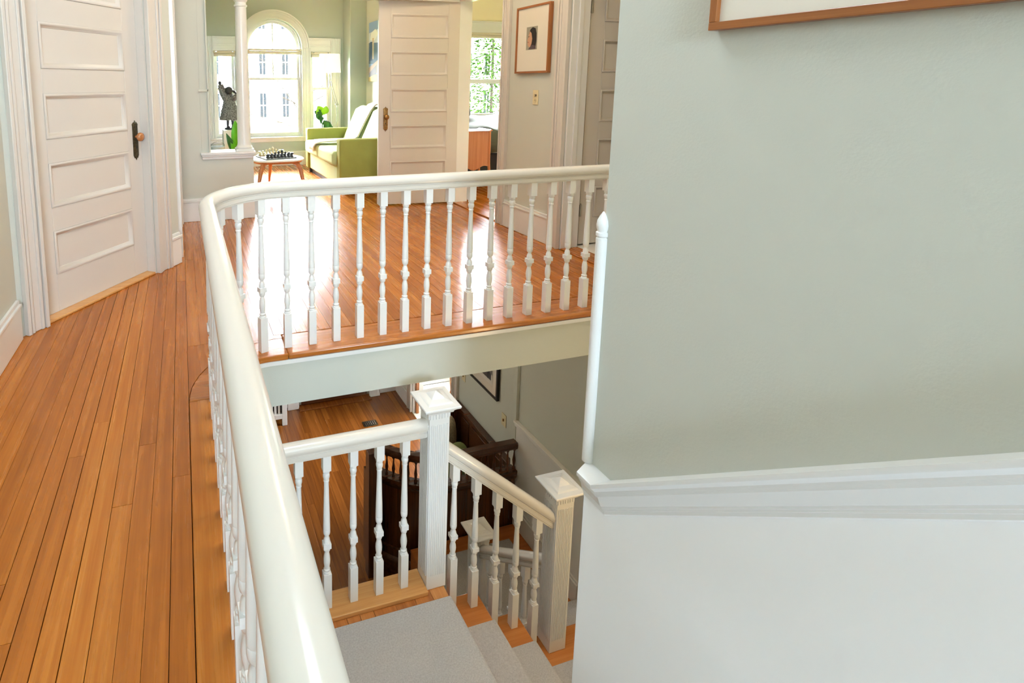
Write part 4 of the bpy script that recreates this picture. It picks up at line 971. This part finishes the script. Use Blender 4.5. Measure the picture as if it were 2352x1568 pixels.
for ya, yb in ((3.90, 4.20), (4.24, 4.54), (4.58, 4.86)): B().box(2.632, 2.640, ya, yb, ZF+.52, ZF+.80).obj('raised_panel', 'darkwood', stl, bevel=.006)
b = B(); b.box(2.622, 2.688, 3.86, 4.895, ZF+.846, ZF+.872); b.obj('wall_panel_cap', 'darkwoodx', stl, bevel=.004)
b = B(); b.box(2.30, 2.639, 4.86, 4.90, ZF+.001, ZF+.87); b.obj('far_panel', 'darkwood', stl)
b = B(); b.box(2.18, 2.63, 3.86, 4.85, ZF+.38, ZF+.42); b.obj('seat', 'darkwoodx', stl, bevel=.004)
def cushion(name, label, c, sx, sz, mat, rot):
    b = B(); seg = 16; rings = []
    for i in range(13):
        v = -1+2*i/12; r = []
        for j in range(24):
            a = 2*PI*j/24; cx = abs(math.cos(a))**.6*(1 if math.cos(a) > 0 else -1); cz_ = abs(math.sin(a))**.6*(1 if math.sin(a) > 0 else -1)
            k = max(.03, 1-abs(v)**1.6); r.append((cx*sx/2*k**.35, v*.075, cz_*sz/2*k**.35))
        rings.append(r)
    b.loft(rings); o = b.obj(name, mat, smooth=80); o.location = c; o.rotation_euler = rot; tag(o, label, 'cushion'); return o
cushion('cushion', 'green cushion lying on the dark settle', (2.36, 4.34, ZF+.60), .36, .34, 'greenpil', (-.42, 0, .2))
cushion('cushion', 'cream lace cushion standing on the dark settle', (2.40, 4.02, ZF+.60), .34, .34, 'lace', (-.12, 0, 1.35))
cushion('cushion', 'small cream cushion at the far end of the dark settle', (2.42, 4.72, ZF+.62), .38, .38, 'lace', (-.12, 0, .35))
# black framed picture and plates on the wall above the settle
ltf2 = lambda s, n, z: (XL-n, 4.76-s, -1.635+z)
bp = framed('framed_photograph', 'black framed photograph on the lower hall wall', ltf2, .62, .66, .022, .03, 'black', 'black')
def g(c): return base_mat('photo_print', c, .3, .4)
flat(bp, 'print', g((206, 202, 194)), ltf2, [(.09, .10), (.53, .10), (.53, .58), (.09, .58)], .0208)
for k, (c, pts) in enumerate((((60, 60, 62), [(.30, .14), (.50, .14), (.50, .40), (.42, .44), (.30, .38)]), ((150, 148, 144), [(.12, .12), (.32, .14), (.28, .30), (.12, .34)]), ((110, 108, 106), [(.40, .24), (.52, .20), (.52, .52), (.44, .50)]), ((34, 34, 36), [(.44, .14), (.455, .14), (.455, .30), (.44, .30)]))):
    flat(bp, 'print_patch', g(c), ltf2, pts, .0215+.0007*k)
for lab, yy, zz in (('ivory light switch on the wall above the dark settle', 4.05, -1.765), ('ivory thermostat plate beside the lower doorway', 4.80, -1.735)):
    s = thing('wall_plate', lab, 'switch', (XL, yy, zz-.058)); b = B(); b.box(XL-.007, XL-.001, yy-.036, yy+.036, zz-.058, zz+.058); b.obj('plate', 'ivory', s, bevel=.003)
    B().box(XL-.016, XL-.0071, yy-.005, yy+.005, zz-.010, zz+.012).obj('toggle', 'brass', s, bevel=.001)
# radiator cover
rad = thing('radiator_cover', 'white slatted radiator cover at the far side of the lower hall', 'radiator', (.78, 6.45, ZF))
b = B()
for xx in (.45, 1.035): b.box(xx, xx+.062, 6.28, 6.32, ZF+.001, ZF+.72)
b.box(.512, 1.035, 6.28, 6.32, ZF+.095, ZF+.155); b.box(.512, 1.035, 6.28, 6.32, ZF+.64, ZF+.72); b.obj('frame', 'white', rad, bevel=.003)
for k in range(11): B().box(.535+.045*k, .562+.045*k, 6.292, 6.308, ZF+.156, ZF+.639).obj('slat', 'white', rad)
B().box(.45, .462, 6.32, 6.60, ZF+.001, ZF+.72).obj('side_panel', 'white', rad); B().box(1.085, 1.097, 6.32, 6.60, ZF+.05, ZF+.72).obj('side_panel', 'white', rad)
B().box(.43, 1.117, 6.26, 6.61, ZF+.721, ZF+.75).obj('top', 'white', rad, bevel=.004)
B().box(.50, 1.05, 6.42, 6.54, ZF+.06, ZF+.62).obj('radiator_core', 'black', rad)
rg_ = thing('floor_register', 'small metal floor register set in the lower hall boards', 'vent', (2.10, 6.02, ZF))
b = B(); b.box(2.00, 2.18, 5.965, 6.075, ZF+.0005, ZF+.006); b.obj('frame', 'bronze', rg_, bevel=.002)
for k in range(6): B().box(2.02+.025*k, 2.032+.025*k, 5.98, 6.06, ZF+.0062, ZF+.010).obj('slat', 'steel', rg_)
# chair with curved legs in the bright parlor
chx = thing('side_table', 'reddish wooden table with curved legs in the bright parlor', 'table', (3.42, 6.1, ZF))
for xx, yy in ((3.33, 5.86), (3.73, 5.86), (3.33, 6.29), (3.73, 6.29)):
    b = B(); b.tube([(xx, yy, ZF+.66), (xx-.01, yy-.01, ZF+.55), (xx-.02, yy-.02, ZF+.42), (xx, yy, ZF+.22), (xx+.012, yy+.01, ZF+.08), (xx-.015, yy-.015, ZF+.03), (xx-.025, yy-.02, ZF+.001)], [.026, .03, .026, .016, .012, .02, .016], 10); b.obj('leg', 'framewood', chx, smooth=50)
B().box(3.30, 3.76, 5.83, 6.32, ZF+.661, ZF+.70).obj('table_top', 'framewood', chx, bevel=.006)

# ================================================================ LAMPS OF THE HOUSE, AND AN ADDED FILL SCONCE
def globe(label, x, y, z, r, power, col=(255, 210, 156)):
    bulb = emit_mat('warm_globe', col, power)
    t = thing('ceiling_lamp', label, 'lamp', (x, y, z))
    b = B(); b.lathe([(.09, -.03), (.09, -.001)], (x, y, z), 20); b.obj('canopy', 'brass', t, smooth=40)
    b = B(); b.sphere((x, y, z-.03-r*.9), r, 20, 12); b.obj('globe', bulb, t, smooth=80)
    return t
globe('warm globe lamp on the upper hall ceiling', 1.6, 3.9, ZC, .13, 30, (255, 226, 188))
globe('warm globe lamp on the ceiling above the stairwell', 2.0, 1.75, ZC, .10, 20, (255, 216, 156))
sq_ = thing('fill_sconce', 'small warm globe sconce added to brighten the lower flight', 'lamp', (2.1, 1.2, -.62))  # made-up sconce out of view, brightens the lower flight and newel
b = B(); b.box(2.05, 2.15, 1.2005, 1.22, -.69, -.53); b.obj('back_plate', 'brass', sq_, bevel=.004)
b = B(); b.tube([(2.1, 1.22, -.63), (2.1, 1.30, -.63)], .008, 8); b.obj('arm', 'brass', sq_)
b = B(); b.sphere((2.1, 1.36, -.60), .065, 18, 10); b.obj('globe', emit_mat('fill_sconce_globe', (255, 214, 156), 26), sq_, smooth=80)
globe('warm globe lamp on the bathroom ceiling', 3.7, 2.7, ZC, .09, 16, (255, 222, 180))
globe('warm globe lamp on the passage ceiling', -.35, 1.2, ZC, .09, .8, (255, 236, 214))
globe('warm globe lamp on the lower hall ceiling', 1.5, 4.6, -.258, .10, 11, (255, 214, 160))
globe('warm globe lamp on the sunroom ceiling', 1.9, 7.4, ZC, .10, 14)

# ================================================================ OUTSIDE
gr = B(); gr.box(-60, 80, 8.9, 90, -4.3, -4.2); o = gr.obj('ground', 'ground'); struct(o)
hs = thing('house', 'pale clapboard house across the street', 'building', (6, 44, -4.2))
B().box(-12, 44, 44, 54, -4.19, 8.5).obj('wall', 'siding', hs)
b = B(); b.polyyz([(43.5, 8.5), (54.5, 8.5), (49, 13)], -12.5, 44.5); b.obj('roof', base_mat('slate_roof', (120, 124, 130), .8, .2), hs)
for zz in (-1.35, 2.0, 5.5):
    for k in range(20):
        xx = -4.83+1.80*k
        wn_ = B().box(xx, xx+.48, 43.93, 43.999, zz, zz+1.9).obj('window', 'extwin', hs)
        b = B(); b.box(xx-.02, xx+.50, 43.90, 43.929, zz+.92, zz+.98); b.box(xx+.22, xx+.26, 43.90, 43.929, zz, zz+1.9); b.obj('muntin', 'siding', wn_)
def bare_tree(label, x, y, H, seed):
    r = random.Random(seed); t = thing('bare_tree', label, 'tree', (x, y, -4.2)); tr = B(); tw = B()
    tr.tube([(x, y, -4.199), (x+.1, y, -4.2+H*.3), (x, y+.1, -4.2+H*.6)], [.11, .09, .06], 8); tr.obj('trunk', 'bark', t, smooth=60)
    def grow(p, d, ln, rad, lev):
        pts = [p]
        for i in range(3):
            d = (d+Vector((r.uniform(-.35, .35), r.uniform(-.35, .35), r.uniform(-.15, .25)))).normalized(); p = p+d*ln/3; pts.append(p)
        tw.tube([tuple(q) for q in pts], [rad, rad*.85, rad*.7, rad*.5], 5)
        if lev > 0:
            for k in range(4): grow(pts[1+k % 3], (d+Vector((r.uniform(-1, 1), r.uniform(-1, 1), r.uniform(-.5, .9)))).normalized(), ln*.66, rad*.5, lev-1)
    for k in range(9):
        a = 2*PI*k/9+r.uniform(-.3, .3); grow(Vector((x, y, -4.2+H*(.25+.04*k))), Vector((math.cos(a), math.sin(a), .5)).normalized(), H*.34, .022, 3)
    tw.obj('branches', 'bark', t, smooth=60)
bare_tree('bare branching tree seen through the arched window', 4.25, 19, 9, 3)
bare_tree('bare tree seen through the narrow window by the statue', -2.4, 30, 9, 8)
def leafy(label, x, y, z0, z1, rad, seed, n, mat='ever'):
    r = random.Random(seed); t = thing('evergreen_tree', label, 'tree', (x, y, -4.2))
    b = B(); b.tube([(x, y, -4.199), (x, y, z1-.4)], [.07, .02], 8); b.obj('trunk', 'bark', t)
    fo = B()
    for i in range(n):
        q = r.random(); z = z0+(z1-z0)*q; R_ = rad*(1-q)**.75*(.35+.65*r.random()**.5)+.05; a = r.uniform(0, 2*PI)
        c = Vector((x+R_*math.cos(a), y+R_*math.sin(a), z)); u = Vector((math.cos(a), math.sin(a), r.uniform(-.6, .2))).normalized(); v = Vector((-math.sin(a), math.cos(a), r.uniform(-.5, .5))).normalized(); s = r.uniform(.035, .085)
        fo.add([tuple(c-v*s*.5), tuple(c+u*s*1.6), tuple(c+v*s*.5), tuple(c-u*s*.6)], [(0, 1, 2, 3)])
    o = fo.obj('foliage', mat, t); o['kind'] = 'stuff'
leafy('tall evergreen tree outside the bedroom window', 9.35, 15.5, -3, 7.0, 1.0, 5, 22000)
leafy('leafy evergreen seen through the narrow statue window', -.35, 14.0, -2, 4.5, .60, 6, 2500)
